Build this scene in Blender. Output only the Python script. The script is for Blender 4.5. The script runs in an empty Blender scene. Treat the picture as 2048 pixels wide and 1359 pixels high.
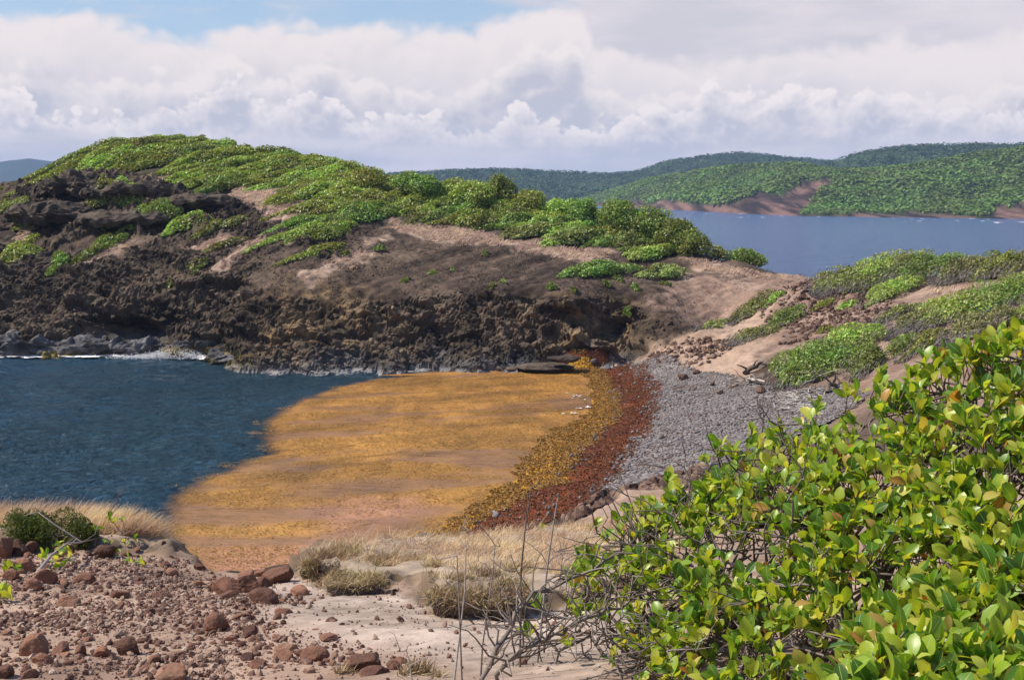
import bpy, math
import numpy as np
from mathutils import Vector

S = bpy.context.scene
COL = S.collection
rng = np.random.default_rng(7)

# ------------------------------------------------------------------ camera, light, exposure
EYE = 12.0
F = 2276.0                      # focal length in pixels of the 2048 wide photograph
TH = math.atan(294.5 / F)
cd = bpy.data.cameras.new('camera'); cam = bpy.data.objects.new('camera', cd); COL.objects.link(cam)
cam.location = (0, 0, EYE); cam.rotation_euler = (math.radians(90) - TH, 0, 0)
cd.sensor_width = 36.0; cd.lens = 36.0 * F / 2048.0; cd.clip_start = 0.05; cd.clip_end = 12000
S.camera = cam
S.view_settings.view_transform = 'Standard'; S.view_settings.look = 'None'
S.view_settings.gamma = 1.0; S.view_settings.use_curve_mapping = False
S.view_settings.exposure = 0.38
S.cycles.volume_bounces = 0
S.cycles.max_bounces = 6; S.cycles.diffuse_bounces = 2; S.cycles.glossy_bounces = 2
S.cycles.transmission_bounces = 3; S.cycles.transparent_max_bounces = 6
S.cycles.sample_clamp_indirect = 6.0

SUN_DIR = np.array([-0.80, 0.06, 0.95]); SUN_DIR /= np.linalg.norm(SUN_DIR)
sl = bpy.data.lights.new('sun', 'SUN'); sl.energy = 5.0; sl.angle = math.radians(0.53); sl.color = (1.0, 0.92, 0.79)
so = bpy.data.objects.new('sun', sl); COL.objects.link(so)
so.rotation_euler = Vector(SUN_DIR).to_track_quat('Z', 'Y').to_euler(); so.location = (0, 0, 60)


def nd(nt, t, i=None, **p):
    n = nt.nodes.new(t)
    for k, v in p.items():
        setattr(n, k, v)
    for k, v in (i or {}).items():
        s = n.inputs[k]
        if isinstance(v, bpy.types.NodeSocket):
            nt.links.new(v, s)
        elif isinstance(v, bpy.types.Node):
            nt.links.new(v.outputs[0], s)
        else:
            if s.type == 'RGBA' and not hasattr(v, '__len__'):
                v = (v, v, v, 1)
            elif s.type == 'RGBA' and len(v) == 3:
                v = (*v, 1)
            s.default_value = v
    return n


def M(nt, op, a, b=0.0, c=0.0):
    return nd(nt, 'ShaderNodeMath', {0: a, 1: b, 2: c}, operation=op).outputs[0]


def mixc(nt, f, a, b, bt='MIX'):
    n = nd(nt, 'ShaderNodeMix', data_type='RGBA', blend_type=bt)
    for s, v in ((n.inputs[0], f), (n.inputs[6], a), (n.inputs[7], b)):
        if isinstance(v, bpy.types.NodeSocket):
            nt.links.new(v, s)
        else:
            s.default_value = v if not hasattr(v, '__len__') or len(v) == 4 else (*v, 1)
    return n.outputs[2]


def smooth(nt, x, a, b, lo=0.0, hi=1.0):
    return nd(nt, 'ShaderNodeMapRange', {0: x, 1: a, 2: b, 3: lo, 4: hi}, interpolation_type='SMOOTHSTEP').outputs[0]


def fcurve(nt, x, pts):
    n = nd(nt, 'ShaderNodeFloatCurve', {'Value': x})
    c = n.mapping.curves[0]
    c.points[0].location = pts[0]; c.points[1].location = pts[-1]
    for p in pts[1:-1]:
        c.points.new(*p)
    n.mapping.update()
    return n.outputs[0]


# ------------------------------------------------------------------ sky: Nishita with banks of cumulus
W = bpy.data.worlds.new('World'); S.world = W; W.use_nodes = True
wt = W.node_tree; wt.nodes.clear()
SUN_EL = math.asin(SUN_DIR[2]); SUN_AZ = math.atan2(SUN_DIR[0], SUN_DIR[1])
sky = nd(wt, 'ShaderNodeTexSky', sky_type='NISHITA', sun_disc=False)
sky.sun_elevation = SUN_EL; sky.sun_rotation = SUN_AZ % (2 * math.pi)
sky.air_density = 1.0; sky.dust_density = 0.6; sky.ozone_density = 1.5
tc = nd(wt, 'ShaderNodeTexCoord')
sep = nd(wt, 'ShaderNodeSeparateXYZ', {0: tc.outputs['Generated']})
az = M(wt, 'ARCTAN2', sep.outputs[0], sep.outputs[1])
el = M(wt, 'ARCSINE', sep.outputs[2])
KS = 8.9                                   # units of radiance per display unit at strength 0.1


def cvec(su, sv, ou=0.0, ov=0.0, w=0.0):
    return nd(wt, 'ShaderNodeCombineXYZ', {0: M(wt, 'ADD', M(wt, 'MULTIPLY', M(wt, 'ADD', az, ou), su), w * 7.13), 1: M(wt, 'ADD', M(wt, 'MULTIPLY', M(wt, 'ADD', el, ov), sv), w * 3.7)}).outputs[0]


def cnoise(scale, asp, det, rough, ou=0.0, ov=0.0, w=0.0, dist=0.0):
    return nd(wt, 'ShaderNodeTexNoise', {'Vector': cvec(scale, scale * asp, ou, ov, w), 'Scale': 1.0, 'Detail': det, 'Roughness': rough, 'Distortion': dist}, noise_dimensions='2D').outputs[0]


def billow(scale, asp, det, ou=0.0, ov=0.0, w=0.0):
    """rounded heads with creases between them"""
    a = M(wt, 'ABSOLUTE', M(wt, 'SUBTRACT', cnoise(scale, asp, 1.0, 0.4, ou, ov, w), 0.5))
    b = M(wt, 'ABSOLUTE', M(wt, 'SUBTRACT', cnoise(scale * 2.6, asp, 1.0, 0.5, ou, ov, w + 1.7), 0.5))
    c = cnoise(scale * 6.0, asp, det, 0.6, ou, ov, w + 2.9)
    return M(wt, 'ADD', M(wt, 'ADD', M(wt, 'MULTIPLY', a, 2.2), M(wt, 'MULTIPLY', b, 1.1)), M(wt, 'MULTIPLY', c, 0.30))


def topcurve(pts):
    """pts: (px, py) of the photograph -> elevation of a cloud bank's upper edge over azimuth"""
    q = []
    for px, py in pts:
        a = math.atan((px - 1024) / F); e = math.atan((385 - py) / F)
        q.append((min(max((a + 0.5) / 1.0, 0), 1), min(max(e / 0.25, 0), 1)))
    return M(wt, 'MULTIPLY', fcurve(wt, M(wt, 'ADD', az, 0.5), q), 0.25)


def bank(color, pts, w, amp, soft, lit, shd, scale=26.0, depth=0.05, relief=1.4, base=0.55, det=4.0):
    T = topcurve(pts)
    b1 = billow(scale, 1.2, det, 0, 0, w)
    b2 = billow(scale, 1.2, 1.0, -0.006, 0.008, w)
    d = M(wt, 'ADD', M(wt, 'SUBTRACT', T, el), M(wt, 'MULTIPLY', M(wt, 'SUBTRACT', b1, 0.55), amp))
    mask = smooth(wt, d, -soft, soft)
    rel = M(wt, 'MULTIPLY', M(wt, 'SUBTRACT', b1, b2), relief)
    dep = smooth(wt, d, 0.0, depth, 0.36, -0.36)
    big = M(wt, 'MULTIPLY', M(wt, 'SUBTRACT', cnoise(scale * 0.33, 1.6, 2.0, 0.5, w=w + 4.7), 0.5), 1.5)
    t = nd(wt, 'ShaderNodeClamp', {0: M(wt, 'ADD', M(wt, 'ADD', rel, big), M(wt, 'ADD', dep, base))}).outputs[0]
    c = mixc(wt, t, tuple(x * KS for x in shd), tuple(x * KS for x in lit))
    return mixc(wt, mask, color, c)


LIT = (0.81, 0.74, 0.725); SHD = (0.51, 0.505, 0.575); SOFT = (0.66, 0.61, 0.635)
clear = mixc(wt, 0.5, sky.outputs[0], mixc(wt, smooth(wt, el, 0.12, 0.5), (3.5, 4.7, 6.4), (1.3, 2.6, 5.4)))
# high broken cloud all round, thinning towards the zenith
hi = smooth(wt, cnoise(5.0, 2.2, 3.0, 0.55, w=2.0), 0.46, 0.72)
hi = M(wt, 'MULTIPLY', hi, smooth(wt, el, 0.15, 0.45, 0.75, 0.18))
hi = M(wt, 'MULTIPLY', hi, smooth(wt, el, 0.11, 0.19))
skyc = mixc(wt, hi, clear, tuple(x * KS for x in SOFT))
upper = nd(wt, 'ShaderNodeBackground', {0: skyc, 1: 0.1})
# thin streaks in the blue
st = smooth(wt, cnoise(9.0, 6.0, 4.0, 0.6, w=5.0), 0.50, 0.85, 0.0, 0.6)
skyc = mixc(wt, M(wt, 'MULTIPLY', st, smooth(wt, el, 0.3, 0.15)), skyc, tuple(x * KS for x in SOFT))
# layered stratus to the right, cumulus decks in front of it
stn = cnoise(7.0, 4.0, 4.0, 0.55, w=8.0)
stm = smooth(wt, M(wt, 'ADD', az, M(wt, 'MULTIPLY', M(wt, 'SUBTRACT', stn, 0.5), 0.25)), -0.035, 0.075)
stm = M(wt, 'MULTIPLY', stm, smooth(wt, el, 0.32, 0.17))
stc = mixc(wt, smooth(wt, cnoise(8.0, 4.5, 4.0, 0.5, w=4.4), 0.32, 0.68), (5.2, 4.95, 5.35), (6.3, 5.75, 5.95))
skyc = mixc(wt, M(wt, 'MULTIPLY', stm, 0.93), skyc, stc)
skyc = bank(skyc, [(-90, 40), (0, 62), (100, 62), (200, 70), (300, 88), (430, 98), (500, 72), (620, 66), (760, 74), (900, 72), (1000, 62), (1030, 42), (1090, 30), (1150, 44), (1190, 100), (1300, 130), (1500, 120), (1800, 110), (2140, 100)],
            0.0, 0.016, 0.007, (0.79, 0.72, 0.715), (0.63, 0.60, 0.635), scale=15.0, depth=0.06, relief=0.5, base=0.60)
skyc = bank(skyc, [(-90, 170), (0, 175), (90, 150), (180, 170), (300, 165), (420, 150), (465, 115), (520, 150), (560, 160), (620, 150), (680, 125), (720, 165), (800, 175), (900, 170), (990, 150), (1060, 110), (1130, 100), (1180, 160), (1300, 190), (1420, 195), (1600, 190), (1800, 200), (2140, 190)],
            14.0, 0.026, 0.0042, LIT, SHD, scale=20.0, depth=0.032, relief=0.85, base=0.56)
skyc = bank(skyc, [(-90, 215), (0, 205), (50, 195), (100, 235), (250, 240), (420, 200), (480, 165), (540, 215), (640, 190), (720, 235), (800, 220), (850, 225), (930, 260), (1050, 230), (1150, 255), (1230, 245), (1300, 212), (1370, 215), (1430, 182), (1500, 205), (1580, 190), (1660, 205), (1740, 195), (1800, 205), (1900, 235), (1990, 230), (2140, 225)],
            27.0, 0.026, 0.0030, (0.85, 0.775, 0.76), (0.52, 0.515, 0.585), scale=30.0, depth=0.026, relief=0.95, base=0.58)
lowm = smooth(wt, M(wt, 'ADD', el, M(wt, 'MULTIPLY', M(wt, 'SUBTRACT', cnoise(9.0, 5.0, 4.0, 0.55, w=6.1), 0.5), 0.045)), 0.058, 0.035, 0.0, 0.85)
skyc = mixc(wt, lowm, skyc, mixc(wt, smooth(wt, cnoise(6.0, 7.0, 4.0, 0.5, w=7.7), 0.35, 0.65), (4.9, 4.8, 5.35), (6.2, 5.8, 6.05)))
lower = nd(wt, 'ShaderNodeBackground', {0: skyc, 1: 0.1})
msh = nd(wt, 'ShaderNodeMixShader', {0: smooth(wt, el, 0.21, 0.30), 1: lower, 2: upper})
wo = nd(wt, 'ShaderNodeOutputWorld', {0: msh})
W.cycles.sampling_method = 'MANUAL'; W.cycles.sample_map_resolution = 512

# ------------------------------------------------------------------ picture <-> place
cT, sT = math.cos(TH), math.sin(TH)


def ray(px, py):
    px = np.asarray(px, float); py = np.asarray(py, float)
    u = (px - 1024) / F; v = (679.5 - py) / F
    return np.stack([u, cT + v * sT, -sT + v * cT], -1)


def atD(px, py, D):
    d = ray(px, py); t = np.asarray(D, float) / d[..., 1]
    return d * t[..., None] + np.array([0, 0, EYE])


def atZ(px, py, z):
    d = ray(px, py); t = (np.asarray(z, float) - EYE) / d[..., 2]
    return d * t[..., None] + np.array([0, 0, EYE])


def project(P):
    x, y, z = P[..., 0], P[..., 1], P[..., 2] - EYE
    w = y * cT - z * sT; v = y * sT + z * cT
    w = np.where(w < 0.05, 0.05, w)
    return 1024 + F * x / w, 679.5 - F * v / w


# ------------------------------------------------------------------ noise
def h3(i, j, k, s=0):
    n = (i.astype(np.int64) * 374761393 + j.astype(np.int64) * 668265263 + k.astype(np.int64) * 2147483647 + s * 1274126177) & 0xFFFFFFFF
    n = ((n ^ (n >> 13)) * 1274126177) & 0xFFFFFFFF
    n = ((n ^ (n >> 16)) * 2246822519) & 0xFFFFFFFF
    return ((n ^ (n >> 15)) & 0xFFFFFF) / float(0xFFFFFF)


def vn(p, s=0):
    i = np.floor(p).astype(np.int64); f = p - i
    f = f * f * f * (f * (f * 6 - 15) + 10)
    r = 0
    for a in (0, 1):
        for b in (0, 1):
            for c in (0, 1):
                w = (f[..., 0] if a else 1 - f[..., 0]) * (f[..., 1] if b else 1 - f[..., 1]) * (f[..., 2] if c else 1 - f[..., 2])
                r = r + w * h3(i[..., 0] + a, i[..., 1] + b, i[..., 2] + c, s)
    return r * 2 - 1


def fbm(p, o=4, s=0, gain=0.5):
    r = 0; a = 1.0; t = 0
    q = np.asarray(p, float)
    for k in range(o):
        r = r + a * vn(q + 17.3 * k, s + k); t += a; a *= gain; q = q * 2.03
    return r / t


def ridged(p, o=4, s=0, gain=0.5):
    r = 0; a = 1.0; t = 0; q = np.asarray(p, float)
    for k in range(o):
        n = 1 - np.abs(vn(q + 9.7 * k, s + k)); r = r + a * n * n; t += a; a *= gain; q = q * 2.1
    return r / t


def xy0(X, Y, z=0.0):
    return np.stack([X, Y, np.zeros_like(X) + z], -1)


def worley(X, Y, s=0):
    i = np.floor(X).astype(np.int64); j = np.floor(Y).astype(np.int64)
    f1 = np.full(X.shape, 9.0); f2 = np.full(X.shape, 9.0); idv = np.zeros(X.shape)
    z = np.zeros_like(i)
    for a in (-1, 0, 1):
        for b in (-1, 0, 1):
            cx = i + a + h3(i + a, j + b, z, s); cy = j + b + h3(i + a, j + b, z + 1, s)
            d = np.hypot(cx - X, cy - Y)
            c = d < f1
            f2 = np.where(c, f1, np.minimum(f2, d)); idv = np.where(c, h3(i + a, j + b, z + 2, s), idv); f1 = np.where(c, d, f1)
    return f1, f2, idv


def sst(a, b, x):
    t = np.clip((x - a) / (b - a), 0, 1); return t * t * (3 - 2 * t)


def lerp(a, b, t):
    return a + (b - a) * t


def inpoly(X, Y, poly):
    poly = np.asarray(poly); r = np.zeros(X.shape, bool); n = len(poly)
    for k in range(n):
        x1, y1 = poly[k][:2]; x2, y2 = poly[(k + 1) % n][:2]
        if y1 == y2:
            continue
        c = ((y1 > Y) != (y2 > Y)) & (X < (x2 - x1) * (Y - y1) / (y2 - y1) + x1)
        r ^= c
    return r


def polydist(X, Y, poly):
    """signed distance to a polygon in the ground plane, positive inside"""
    poly = np.asarray(poly)[:, :2]; d = np.full(X.shape, 1e9); n = len(poly)
    for k in range(n):
        a = poly[k]; b = poly[(k + 1) % n]; e = b - a; L = max((e * e).sum(), 1e-9)
        t = np.clip(((X - a[0]) * e[0] + (Y - a[1]) * e[1]) / L, 0, 1)
        d = np.minimum(d, np.hypot(X - a[0] - t * e[0], Y - a[1] - t * e[1]))
    return np.where(inpoly(X, Y, poly), d, -d)


# ------------------------------------------------------------------ mesh and object helpers
def mesh(name, V, Fq, mats, smooth_=True, attrs=None, uv=None, matidx=None):
    V = np.ascontiguousarray(V, np.float32); Fq = np.ascontiguousarray(Fq, np.int32)
    m = bpy.data.meshes.new(name)
    n, k = Fq.shape
    m.vertices.add(len(V)); m.vertices.foreach_set('co', V.ravel())
    m.loops.add(n * k); m.loops.foreach_set('vertex_index', Fq.ravel())
    m.polygons.add(n); m.polygons.foreach_set('loop_start', np.arange(0, n * k, k, dtype=np.int32))
    m.polygons.foreach_set('use_smooth', np.full(n, smooth_, bool) if np.ndim(smooth_) == 0 else np.ascontiguousarray(smooth_, bool))
    for mt in (mats if isinstance(mats, (list, tuple)) else [mats]):
        m.materials.append(mt)
    if matidx is not None:
        m.polygons.foreach_set('material_index', np.ascontiguousarray(matidx, np.int32))
    for an, av in (attrs or {}).items():
        av = np.asarray(av, np.float32)
        if av.ndim == 2:
            c = np.ones((len(V), 4), np.float32); c[:, :3] = av[:, :3]
            a = m.attributes.new(an, 'FLOAT_COLOR', 'POINT'); a.data.foreach_set('color', c.ravel())
        else:
            a = m.attributes.new(an, 'FLOAT', 'POINT'); a.data.foreach_set('value', av)
    if uv is not None:
        u = m.uv_layers.new(name='UVMap'); u.data.foreach_set('uv', np.ascontiguousarray(uv[Fq.ravel()], np.float32).ravel())
    m.update(); m.validate()
    return m


def obj(name, me, parent=None, loc=None, label=None, cat=None, group=None, kind=None):
    o = bpy.data.objects.new(name, me); COL.objects.link(o)
    if loc is not None:
        o.location = loc
    if parent is not None:
        o.parent = parent
    if label: o['label'] = label
    if cat: o['category'] = cat
    if group: o['group'] = group
    if kind: o['kind'] = kind
    return o


def gridfaces(ny, nx):
    i = np.arange(ny * nx).reshape(ny, nx)
    return np.stack([i[:-1, :-1], i[:-1, 1:], i[1:, 1:], i[1:, :-1]], -1).reshape(-1, 4)


def prune(V, Fq, keep, *arrs):
    Fk = Fq[keep]; used = np.unique(Fk); mp = np.full(len(V), -1); mp[used] = np.arange(len(used))
    return (V[used], mp[Fk]) + tuple(a[used] for a in arrs)


def normals_of(G):
    dx = np.gradient(G, axis=1); dy = np.gradient(G, axis=0)
    n = np.cross(dx, dy); return n / np.maximum(np.linalg.norm(n, axis=-1, keepdims=True), 1e-9)


def ico(level):
    t = (1 + 5 ** 0.5) / 2
    v = [(-1, t, 0), (1, t, 0), (-1, -t, 0), (1, -t, 0), (0, -1, t), (0, 1, t), (0, -1, -t), (0, 1, -t), (t, 0, -1), (t, 0, 1), (-t, 0, -1), (-t, 0, 1)]
    f = [(0, 11, 5), (0, 5, 1), (0, 1, 7), (0, 7, 10), (0, 10, 11), (1, 5, 9), (5, 11, 4), (11, 10, 2), (10, 7, 6), (7, 1, 8), (3, 9, 4), (3, 4, 2), (3, 2, 6), (3, 6, 8), (3, 8, 9), (4, 9, 5), (2, 4, 11), (6, 2, 10), (8, 6, 7), (9, 8, 1)]
    v = [np.array(x) / np.linalg.norm(x) for x in v]
    for _ in range(level):
        cache = {}; g = []
        def mid(a, b):
            k = (min(a, b), max(a, b))
            if k not in cache:
                p = v[a] + v[b]; v.append(p / np.linalg.norm(p)); cache[k] = len(v) - 1
            return cache[k]
        for a, b, c in f:
            ab, bc, ca = mid(a, b), mid(b, c), mid(c, a)
            g += [(a, ab, ca), (b, bc, ab), (c, ca, bc), (ab, bc, ca)]
        f = g
    return np.array(v), np.array(f)


ICO = [ico(k) for k in range(5)]


def rock_shape(r, level=2, planes=11, rough=0.05, asp=(1, 0.8, 0.62), lo=0.62):
    v, f = ICO[level]
    n = r.normal(size=(planes, 3)); n /= np.linalg.norm(n, axis=1, keepdims=True)
    d = r.uniform(lo, 1.0, planes)
    c = np.maximum(v @ n.T, 1e-3)
    rad = np.minimum(1.15, (d / c).min(1))
    rad = rad * (1 + rough * 2 * fbm(v * 2.3 + r.uniform(0, 50), 2) + rough * fbm(v * 6 + r.uniform(0, 50), 2))
    return v * rad[:, None] * np.array(asp), f


def rotz(a):
    c, s = math.cos(a), math.sin(a); return np.array([[c, -s, 0], [s, c, 0], [0, 0, 1]])


def rand_rot(r, n):
    q = r.normal(size=(n, 4)); q /= np.linalg.norm(q, axis=1, keepdims=True); w, x, y, z = q.T
    return np.stack([np.stack([1 - 2 * (y * y + z * z), 2 * (x * y - z * w), 2 * (x * z + y * w)], -1),
                     np.stack([2 * (x * y + z * w), 1 - 2 * (x * x + z * z), 2 * (y * z - x * w)], -1),
                     np.stack([2 * (x * z - y * w), 2 * (y * z + x * w), 1 - 2 * (x * x + y * y)], -1)], 1)


def scatter(shapes, pos, scl, R, r):
    """many copies of a few (verts, faces) shapes joined; scl (n,) or (n,3)"""
    scl = np.asarray(scl); scl = scl[:, None] * np.ones(3) if scl.ndim == 1 else scl
    pick = r.integers(0, len(shapes), len(pos)); Vs, Fs, off = [], [], 0; ids = []
    for k, (v, f) in enumerate(shapes):
        m = np.where(pick == k)[0]
        if not len(m):
            continue
        P = np.einsum('nij,nvj->nvi', R[m], v[None] * scl[m][:, None, :]) + pos[m][:, None, :]
        Vs.append(P.reshape(-1, 3)); Fs.append((f[None] + (np.arange(len(m)) * len(v))[:, None, None] + off).reshape(-1, f.shape[1])); off += P.shape[0] * P.shape[1]
        ids.append(np.repeat(m, len(v)))
    return np.concatenate(Vs), np.concatenate(Fs), np.concatenate(ids)


def unit(a):
    return a / np.maximum(np.linalg.norm(a, axis=-1, keepdims=True), 1e-9)


def leafquads(c, d, n, L, Wd, fold=0.12):
    """diamond leaves: centre, direction along, normal, length, width"""
    d = unit(d); s = unit(np.cross(n, d)); n = np.cross(d, s)
    L = np.asarray(L)[:, None]; Wd = np.asarray(Wd)[:, None]
    a = c - d * L / 2; b = c + s * Wd / 2 + n * Wd * fold - d * L * 0.05; e = c + d * L / 2; g = c - s * Wd / 2 + n * Wd * fold - d * L * 0.05
    V = np.stack([a, b, e, g], 1).reshape(-1, 3)
    return V, np.arange(len(V)).reshape(-1, 4)


def tubes(paths, sides=5):
    """paths: list of (points (k,3), radii (k,))"""
    Vs, Fs, off = [], [], 0
    ang = np.arange(sides) * 2 * math.pi / sides
    for P, R in paths:
        P = np.asarray(P, float); R = np.asarray(R, float); k = len(P)
        T = unit(np.gradient(P, axis=0))
        up = np.array([0.31, 0.22, 0.92]); A = unit(np.cross(T, up)); B = np.cross(T, A)
        ring = P[:, None] + R[:, None, None] * (np.cos(ang)[None, :, None] * A[:, None] + np.sin(ang)[None, :, None] * B[:, None])
        Vs.append(ring.reshape(-1, 3))
        i = np.arange(k * sides).reshape(k, sides) + off; j = np.roll(i, -1, 1)
        Fs.append(np.stack([i[:-1], j[:-1], j[1:], i[1:]], -1).reshape(-1, 4)); off += k * sides
    return np.concatenate(Vs), np.concatenate(Fs)


def wobble(a, b, r, n=5, amp=0.06):
    a = np.asarray(a, float); b = np.asarray(b, float); t = np.linspace(0, 1, n)[:, None]
    P = a + (b - a) * t; L = np.linalg.norm(b - a)
    P[1:-1] += r.normal(size=(n - 2, 3)) * amp * L
    return P


# ------------------------------------------------------------------ materials
def material(name):
    m = bpy.data.materials.new(name); m.use_nodes = True; m.node_tree.nodes.clear(); return m, m.node_tree


def finish(nt, sh):
    nd(nt, 'ShaderNodeOutputMaterial', {0: sh})


def pos_of(nt):
    return nd(nt, 'ShaderNodeNewGeometry').outputs['Position']


def noise(nt, vec, scale, det=4.0, rough=0.55, dist=0.0):
    return nd(nt, 'ShaderNodeTexNoise', {'Vector': vec, 'Scale': scale, 'Detail': det, 'Roughness': rough, 'Distortion': dist}).outputs[0]


def earth_material(name, s1, s2, var=0.5, bump=0.25, bdist=0.05, rough=0.92, voro=None):
    """albedo from the 'col' attribute with two scales of grain and a bump"""
    m, nt = material(name); p = pos_of(nt)
    at = nd(nt, 'ShaderNodeAttribute', attribute_name='col').outputs[0]
    n1 = noise(nt, p, s1, 5, 0.6); n2 = noise(nt, p, s2, 4, 0.65)
    f = M(nt, 'ADD', M(nt, 'MULTIPLY', M(nt, 'SUBTRACT', n1, 0.5), var * 2.0), M(nt, 'MULTIPLY', M(nt, 'SUBTRACT', n2, 0.5), var * 2.0))
    f = M(nt, 'MAXIMUM', M(nt, 'ADD', f, 1.0), 0.25)
    c = nd(nt, 'ShaderNodeVectorMath', {0: at, 1: nd(nt, 'ShaderNodeCombineXYZ', {0: f, 1: f, 2: f}).outputs[0]}, operation='MULTIPLY').outputs[0]
    hgt = M(nt, 'ADD', M(nt, 'MULTIPLY', n1, 1.0), M(nt, 'MULTIPLY', n2, 0.45))
    if voro:
        v = nd(nt, 'ShaderNodeTexVoronoi', {'Vector': p, 'Scale': voro, 'Randomness': 1.0}, feature='F1').outputs[0]
        hgt = M(nt, 'ADD', hgt, M(nt, 'MULTIPLY', v, -0.6))
    b = nd(nt, 'ShaderNodeBump', {'Height': hgt, 'Strength': bump, 'Distance': bdist})
    finish(nt, nd(nt, 'ShaderNodeBsdfPrincipled', {'Base Color': c, 'Roughness': rough, 'Specular IOR Level': 0.2, 'Normal': b}))
    return m


def leaf_material(name, ramp, rough=0.45, trans=0.3, tcol=(1.25, 1.25, 0.5), spec=0.4, uv=False, objvar=0.0, pscale=0.55):
    m, nt = material(name)
    g = nd(nt, 'ShaderNodeNewGeometry')
    x = g.outputs['Random Per Island']
    oi = nd(nt, 'ShaderNodeObjectInfo').outputs['Random']
    if uv:
        x = M(nt, 'FRACT', M(nt, 'ADD', x, oi))
    r = nd(nt, 'ShaderNodeValToRGB', {0: x}); cr = r.color_ramp
    cr.elements[0].position = ramp[0][0]; cr.elements[0].color = (*ramp[0][1], 1)
    cr.elements[1].position = ramp[-1][0]; cr.elements[1].color = (*ramp[-1][1], 1)
    for q, c in ramp[1:-1]:
        e = cr.elements.new(q); e.color = (*c, 1)
    c = r.outputs[0]
    if objvar:
        k = smooth(nt, oi, 0.0, 1.0, 1 - objvar, 1 + objvar)
        hs = nd(nt, 'ShaderNodeHueSaturation', {'Hue': M(nt, 'ADD', 0.5, M(nt, 'MULTIPLY', M(nt, 'SUBTRACT', oi, 0.5), 0.05)), 'Saturation': 1.0, 'Value': k, 'Color': c})
        c = hs.outputs[0]
    if not uv:
        pn = noise(nt, pos_of(nt), pscale, 3, 0.6)
        hs = nd(nt, 'ShaderNodeHueSaturation', {'Hue': smooth(nt, pn, 0.3, 0.7, 0.475, 0.515), 'Saturation': 1.0, 'Value': smooth(nt, pn, 0.3, 0.7, 0.72, 1.28), 'Color': c})
        c = hs.outputs[0]
    nrm = None
    if uv:
        u = nd(nt, 'ShaderNodeSeparateXYZ', {0: nd(nt, 'ShaderNodeUVMap', uv_map='UVMap').outputs[0]})
        au = M(nt, 'ABSOLUTE', M(nt, 'SUBTRACT', u.outputs[0], 0.5))
        rib = smooth(nt, au, 0.05, 0.015)
        vein = M(nt, 'SINE', M(nt, 'ADD', M(nt, 'MULTIPLY', u.outputs[1], 60.0), M(nt, 'MULTIPLY', au, -55.0)))
        vm = smooth(nt, vein, 0.75, 1.0, 0.0, 0.10)
        blot = smooth(nt, noise(nt, pos_of(nt), 45.0, 3, 0.6), 0.62, 0.75, 0.0, 0.35)
        c = mixc(nt, blot, c, (0.22, 0.20, 0.03))
        wear = M(nt, 'MULTIPLY', smooth(nt, M(nt, 'ADD', au, M(nt, 'MULTIPLY', noise(nt, pos_of(nt), 60.0, 3, 0.6), 0.25)), 0.50, 0.62), smooth(nt, noise(nt, pos_of(nt), 9.0, 2, 0.5), 0.50, 0.62))
        c = mixc(nt, M(nt, 'MULTIPLY', wear, 0.8), c, (0.30, 0.17, 0.06))
        c = mixc(nt, M(nt, 'MAXIMUM', M(nt, 'MULTIPLY', rib, 0.8), vm), c, (0.46, 0.50, 0.16))
        nrm = nd(nt, 'ShaderNodeBump', {'Height': M(nt, 'SUBTRACT', vein, M(nt, 'MULTIPLY', rib, 2.0)), 'Strength': 0.04, 'Distance': 0.002}).outputs[0]
    inp = {'Base Color': c, 'Roughness': rough, 'Specular IOR Level': spec}
    if nrm:
        inp['Normal'] = nrm
    p = nd(nt, 'ShaderNodeBsdfPrincipled', inp)
    tcv = nd(nt, 'ShaderNodeVectorMath', {0: c, 1: tcol}, operation='MULTIPLY').outputs[0]
    t = nd(nt, 'ShaderNodeBsdfTranslucent', {0: tcv})
    finish(nt, nd(nt, 'ShaderNodeMixShader', {0: trans, 1: p, 2: t}))
    return m


def simple_ramp(name, ramp, rough=0.9, scale=8.0, bump=0.3, bdist=0.02, island=False, spec=0.2, objr=True):
    m, nt = material(name)
    g = nd(nt, 'ShaderNodeNewGeometry'); tcn = nd(nt, 'ShaderNodeTexCoord')
    v = g.outputs['Position']
    n = noise(nt, v, scale, 6, 0.62)
    x = n
    if island:
        x = M(nt, 'ADD', M(nt, 'MULTIPLY', g.outputs['Random Per Island'], 0.75), M(nt, 'MULTIPLY', n, 0.25))
    elif objr:
        x = M(nt, 'ADD', M(nt, 'MULTIPLY', nd(nt, 'ShaderNodeObjectInfo').outputs['Random'], 0.55), M(nt, 'MULTIPLY', n, 0.5))
    r = nd(nt, 'ShaderNodeValToRGB', {0: x}); cr = r.color_ramp
    cr.elements[0].position = ramp[0][0]; cr.elements[0].color = (*ramp[0][1], 1)
    cr.elements[1].position = ramp[-1][0]; cr.elements[1].color = (*ramp[-1][1], 1)
    for q, c in ramp[1:-1]:
        e = cr.elements.new(q); e.color = (*c, 1)
    n2 = noise(nt, v, scale * 4, 4, 0.6)
    c = mixc(nt, smooth(nt, n2, 0.25, 0.75, 0.0, 0.55), r.outputs[0], (0.04, 0.03, 0.025))
    b = nd(nt, 'ShaderNodeBump', {'Height': M(nt, 'ADD', n, M(nt, 'MULTIPLY', n2, 0.5)), 'Strength': bump, 'Distance': bdist})
    finish(nt, nd(nt, 'ShaderNodeBsdfPrincipled', {'Base Color': c, 'Roughness': rough, 'Specular IOR Level': spec, 'Normal': b}))
    return m


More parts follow.
